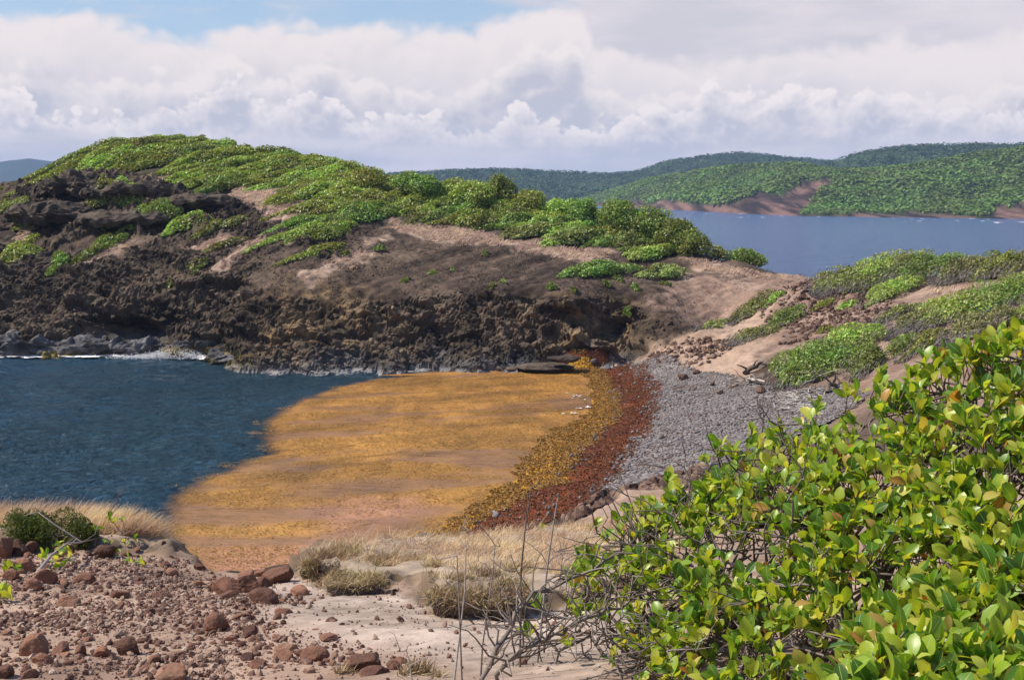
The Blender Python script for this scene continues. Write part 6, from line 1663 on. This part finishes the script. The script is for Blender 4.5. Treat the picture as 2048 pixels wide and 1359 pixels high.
n = 5200
x = r.uniform(960, 3050, n * 3); y = r.uniform(530, 1460, n * 3)
dep = y - silY(x)
k = (dep > 14 + 8 * r.normal(size=len(x))) & (x > 1000 + r.uniform(0, 160, len(x)))
# sparser leaves at the low seaward end where twigs show
spars = np.clip((x - 980) / 380, 0, 1) * 0.75 + 0.25 - 0.36 * sst(1160, 1330, y) * sst(1750, 1300, x)
k &= r.uniform(size=len(x)) < spars
x, y = x[k][:n], y[k][:n]
D = canopyD(x, y) + np.abs(r.normal(size=len(x))) * 0.16 - 0.03
tips = atD(x, y, D)
gap = fbm(tips * np.array([4.5, 3.0, 4.5]), 2, 77); gz = hF(tips[:, 0], tips[:, 1]); tips = tips[(tips[:, 2] > gz + 0.08) & (gap > -0.20 + 0.25 * r.normal(size=len(tips)))]
axes = np.stack([r.normal(size=len(tips)) * 0.35 - 0.10, r.normal(size=len(tips)) * 0.35 - 0.30, 0.85 + 0.2 * r.normal(size=len(tips))], -1)
hx = r.uniform(1000, 3050, 380); hy = silY(hx) + r.uniform(60, 600, 380); hub = atD(hx, hy, canopyD(hx, hy) + r.uniform(0.22, 0.5, 380)); hub = hub[hub[:, 2] > hF(hub[:, 0], hub[:, 1]) + 0.1]
roots = np.array([(0.55, 4.5), (0.95, 4.4), (1.35, 4.2), (1.8, 4.0), (0.7, 4.1), (2.2, 3.7), (1.1, 3.9), (1.6, 3.6), (2.7, 3.5), (3.2, 3.3), (2.9, 2.8)])
rz = np.concatenate([roots, hF(roots[:, 0], roots[:, 1])[:, None] - 0.03], 1)
stems = []
lim = atD(np.array([950, 963, 1004, 1032, 1066, 1141, 1200, 1257, 1330]), np.array([1400, 1356, 1287, 1226, 1185, 1161, 1130, 1096, 1060]), np.array([3.95, 4.0, 4.1, 4.2, 4.3, 4.45, 4.6, 4.75, 4.85]))
stems.append((lim, np.linspace(0.011, 0.004, len(lim))))
lim2 = atD(np.array([985, 1010, 1060, 1120, 1180, 1260]), np.array([1390, 1320, 1290, 1265, 1230, 1200]), np.array([4.0, 4.0, 4.05, 4.1, 4.2, 4.3]))
stems.append((lim2, np.linspace(0.010, 0.005, 6)))
for h_ in hub:
    b = rz[np.argmin(((rz[:, :2] - h_[:2]) ** 2).sum(1) + 0.1 * r.uniform(size=len(rz)))]
    P = wobble(b, h_, r, 7, 0.05); P[1:-1, 2] -= 0.08; P[1:-1, 1] += 0.10
    stems.append((P, np.linspace(r.uniform(0.008, 0.014), 0.0045, 7)))
for L_ in (0, 1):
    P0, R0 = stems[L_]; tt_ = np.linspace(0, len(P0) - 1, 19); P1 = np.stack([np.interp(tt_, np.arange(len(P0)), P0[:, a]) for a in range(3)], -1)
    P1[1:-1] += r.normal(size=(17, 3)) * 0.008
    stems[L_] = (P1, np.interp(tt_, np.arange(len(P0)), R0) * r.uniform(0.8, 1.25, 19))
    for k in range(3, 19):
        for _ in range(2):
            e = P1[k] + unit(np.array([r.normal() * 0.7 + 0.2, r.normal() * 0.5, abs(r.normal()) * 0.7])) * r.uniform(0.10, 0.30)
            stems.append((wobble(P1[k], e, r, 5, 0.07), np.linspace(0.0045, 0.0014, 5)))
thick = stems[:26]; thin_ = [(P, R) for P, R in stems[26:]]
main, mo = glossy_shrub('shrub', tips, axes, 0.061, 'large glossy-leaved shrub with grey twigs sprawling in front of the beach', 300, 3003, (4, 8), hub, stems=thick)
V, Fq = tubes([(P - mo, R) for P, R in thin_], 5)
obj('stem', mesh('stem', V, Fq, MAT['barktwig']), main, kind='stuff')
# bare twigs all through the low end
tw = []
for i in range(520):
    x0 = 880 + 750 * r.uniform() ** 2.0; y0 = max(silY(x0) + r.uniform(40, 420), 1080 if x0 < 1300 else 0); y0 = min(y0, 1390)
    D0 = canopyD(x0, max(y0, silY(x0))) + r.uniform(0.05, 0.35)
    a = atD(x0, y0, D0)
    if a[2] < hF(a[0:1], a[1:2])[0] + 0.02 or (x0 < 1150 and y0 < 1190):
        continue
    d = np.array([r.normal() * 0.8, r.normal() * 0.4, r.normal() * 0.5 + 0.15]); L = r.uniform(0.12, 0.38)
    b = a + unit(d) * L; P = wobble(a, b, r, 5, 0.06); tw.append((P - mo, np.linspace(0.0045, 0.0016, 5)))
    for _ in range(2):
        c_ = P[r.integers(1, 4)]; e = c_ + unit(d + 0.9 * r.normal(size=3)) * L * r.uniform(0.3, 0.6)
        tw.append((wobble(c_, e, r, 4, 0.07) - mo, np.linspace(0.003, 0.0012, 4)))
V, Fq = tubes(tw, 4); obj('bare_twig', mesh('bare_twig', V, Fq, MAT['barktwig']), main, kind='stuff')

# near shrub in the corner, longer leaves
xs_ = r.uniform(1560, 2320, 900); ys_ = r.uniform(1150, 1480, 900)
sil2 = np.interp(xs_, [1560, 1640, 1700, 1780, 1850, 1920, 2000, 2048, 2330], [1350, 1300, 1262, 1225, 1200, 1240, 1215, 1225, 1190])
k = ys_ > sil2 + 25; xs_, ys_ = xs_[k][:260], ys_[k][:260]
D = np.interp(ys_, [1180, 1480], [2.5, 1.9]) + np.abs(r.normal(size=len(xs_))) * 0.08
tips2 = atD(xs_, ys_, D)
ax2 = np.stack([r.normal(size=len(tips2)) * 0.4, r.normal(size=len(tips2)) * 0.35 - 0.25, 0.8 + 0.2 * r.normal(size=len(tips2))], -1)
h2x = r.uniform(1600, 2300, 30); h2y = r.uniform(1340, 1500, 30); hub2 = atD(h2x, h2y, np.interp(h2y, [1180, 1480], [2.5, 1.9]) + 0.2)
st2 = []
for h_ in hub2[:14]:
    b = np.array([h_[0] * 0.8 + 0.25, h_[1] + 0.1, 0]); b[2] = hF(b[0:1], b[1:2])[0]; st2.append((wobble(b, h_, r, 6, 0.05), np.linspace(0.012, 0.005, 6)))
glossy_shrub('shrub', tips2, ax2, 0.062, 'nearest glossy shrub with the largest leaves filling the bottom corner', 300, 3009, (5, 8), hub2, stems=st2, openn=(0.45, 1.2))

# bare stems rising at the low end of the shrub
def bare_stem(pts, D, rad, label, seed, nb=3):
    pts = np.array(pts, float); P = atD(pts[:, 0], pts[:, 1], np.full(len(pts), D) + np.linspace(0, 0.05, len(pts)))
    g0 = hF(P[0:1, 0], P[0:1, 1])[0]; P[0, 2] = min(P[0, 2], g0)
    branchy('dead_stem', P, rad, label, 'dead stem', 'twig', seed, nb, 0.08, 'bare stems in front of the dry grass')


bare_stem([(1040, 1330), (1042, 1140), (1050, 1060), (1062, 980)], 4.6, 0.005, 'tallest bare grey stem, crossing the red weed', 1)
bare_stem([(1075, 1300), (1095, 1130), (1108, 1040), (1118, 985)], 4.7, 0.005, 'bare forked stem with a pale tip beside the tallest one', 2, 5)
bare_stem([(925, 1390), (918, 1200), (914, 1110)], 4.3, 0.004, 'thin bare stem in front of the inner bank', 3, 2)
bare_stem([(905, 1390), (930, 1180), (932, 1095)], 4.4, 0.004, 'slender stem crossing the meadow grass next to the thin one', 4, 2)
bare_stem([(960, 1390), (965, 1290), (985, 1150), (990, 1090)], 4.4, 0.004, 'pale stem rising from the twig tangle', 5, 3)
bare_stem([(830, 1400), (820, 1330), (813, 1300)], 4.4, 0.004, 'short dead stem beside the big red-brown rock', 6, 3)

# sprigs and the fallen branch on the gravel
def sprig(px, py, D, nt_, leafL, label, seed, h=0.10, spread=0.08):
    r = np.random.default_rng(seed); c = fhit([px], [py], hF)[0]
    t = c + np.stack([r.normal(size=nt_) * spread, r.normal(size=nt_) * spread * 0.6, r.uniform(0.5, 1.1, nt_) * h], -1)
    a = np.stack([r.normal(size=nt_) * 0.5, r.normal(size=nt_) * 0.4 - 0.3, np.full(nt_, 0.8)], -1)
    o, _ = glossy_shrub('seedling', t, a, leafL, label, 300, seed, (3, 6), np.array([c + np.array([0, 0, 0.02])] * 2), 'plant', twig=0.003)
    o['group'] = 'leafy sprigs on the gravel'


for i, q in enumerate([(190, 1098, 5, 'bright yellow-green sprig beside the dark low shrub', 0.16, 0.11), (222, 1112, 3, 'small fresh green sprig next to the bright one', 0.08, 0.05), (150, 1122, 4, 'dark green sprig above the fallen branch', 0.10, 0.09), (98, 1140, 4, 'green sprig on the fallen branch', 0.10, 0.10),
                        (40, 1152, 3, 'yellow sprig among the rock jumble', 0.07, 0.05), (8, 1205, 4, 'pale-leaved sprig at the picture edge', 0.08, 0.06), (275, 1132, 2, 'tiny yellow sprig on the slope gravel', 0.05, 0.05), (262, 1092, 2, 'little green sprig on the grassy lip', 0.07, 0.04), (245, 1075, 3, 'leggy sprig in the dry grass at the brink', 0.18, 0.06), (115, 1118, 3, 'green sprig under the dark low shrub', 0.12, 0.06),
                        (1080, 1062, 2, 'small green sprig in the dry grass by the tall bare stems', 0.07, 0.05)]):
    sprig(q[0], q[1], 0, q[2], 0.062, q[3], 4000 + i, q[4], q[5])
c1 = fhit([72], [1160], hF)[0]; c2 = fhit([165], [1108], hF)[0]
P = np.array([c1 + (0, 0, 0.04), lerp(c1, c2, 0.3) + (0, 0, 0.12), lerp(c1, c2, 0.6) + (0.02, 0, 0.16), c2 + (0, 0, 0.10)])
branchy('fallen_branch', P, 0.014, 'fallen grey branch with leaves lying over the rock jumble', 'branch', 'twig', 55, 5, 0.15)
c1 = fhit([205], [1060], hF)[0]
branchy('dead_stem', np.array([c1, c1 + (0.03, 0, 0.1), c1 + (0.1, 0, 0.2), c1 + (0.14, 0, 0.3)]), 0.005, 'dark upright stem in the dry grass at the terrace brink', 'dead stem', 'trunk', 56, 4, 0.12)
print('tris', sum(len(o.data.polygons) * (2 if len(o.data.polygons) and o.data.polygons[0].loop_total == 4 else 1) for o in S.objects if o.type == 'MESH'), 'objects', len(S.objects))
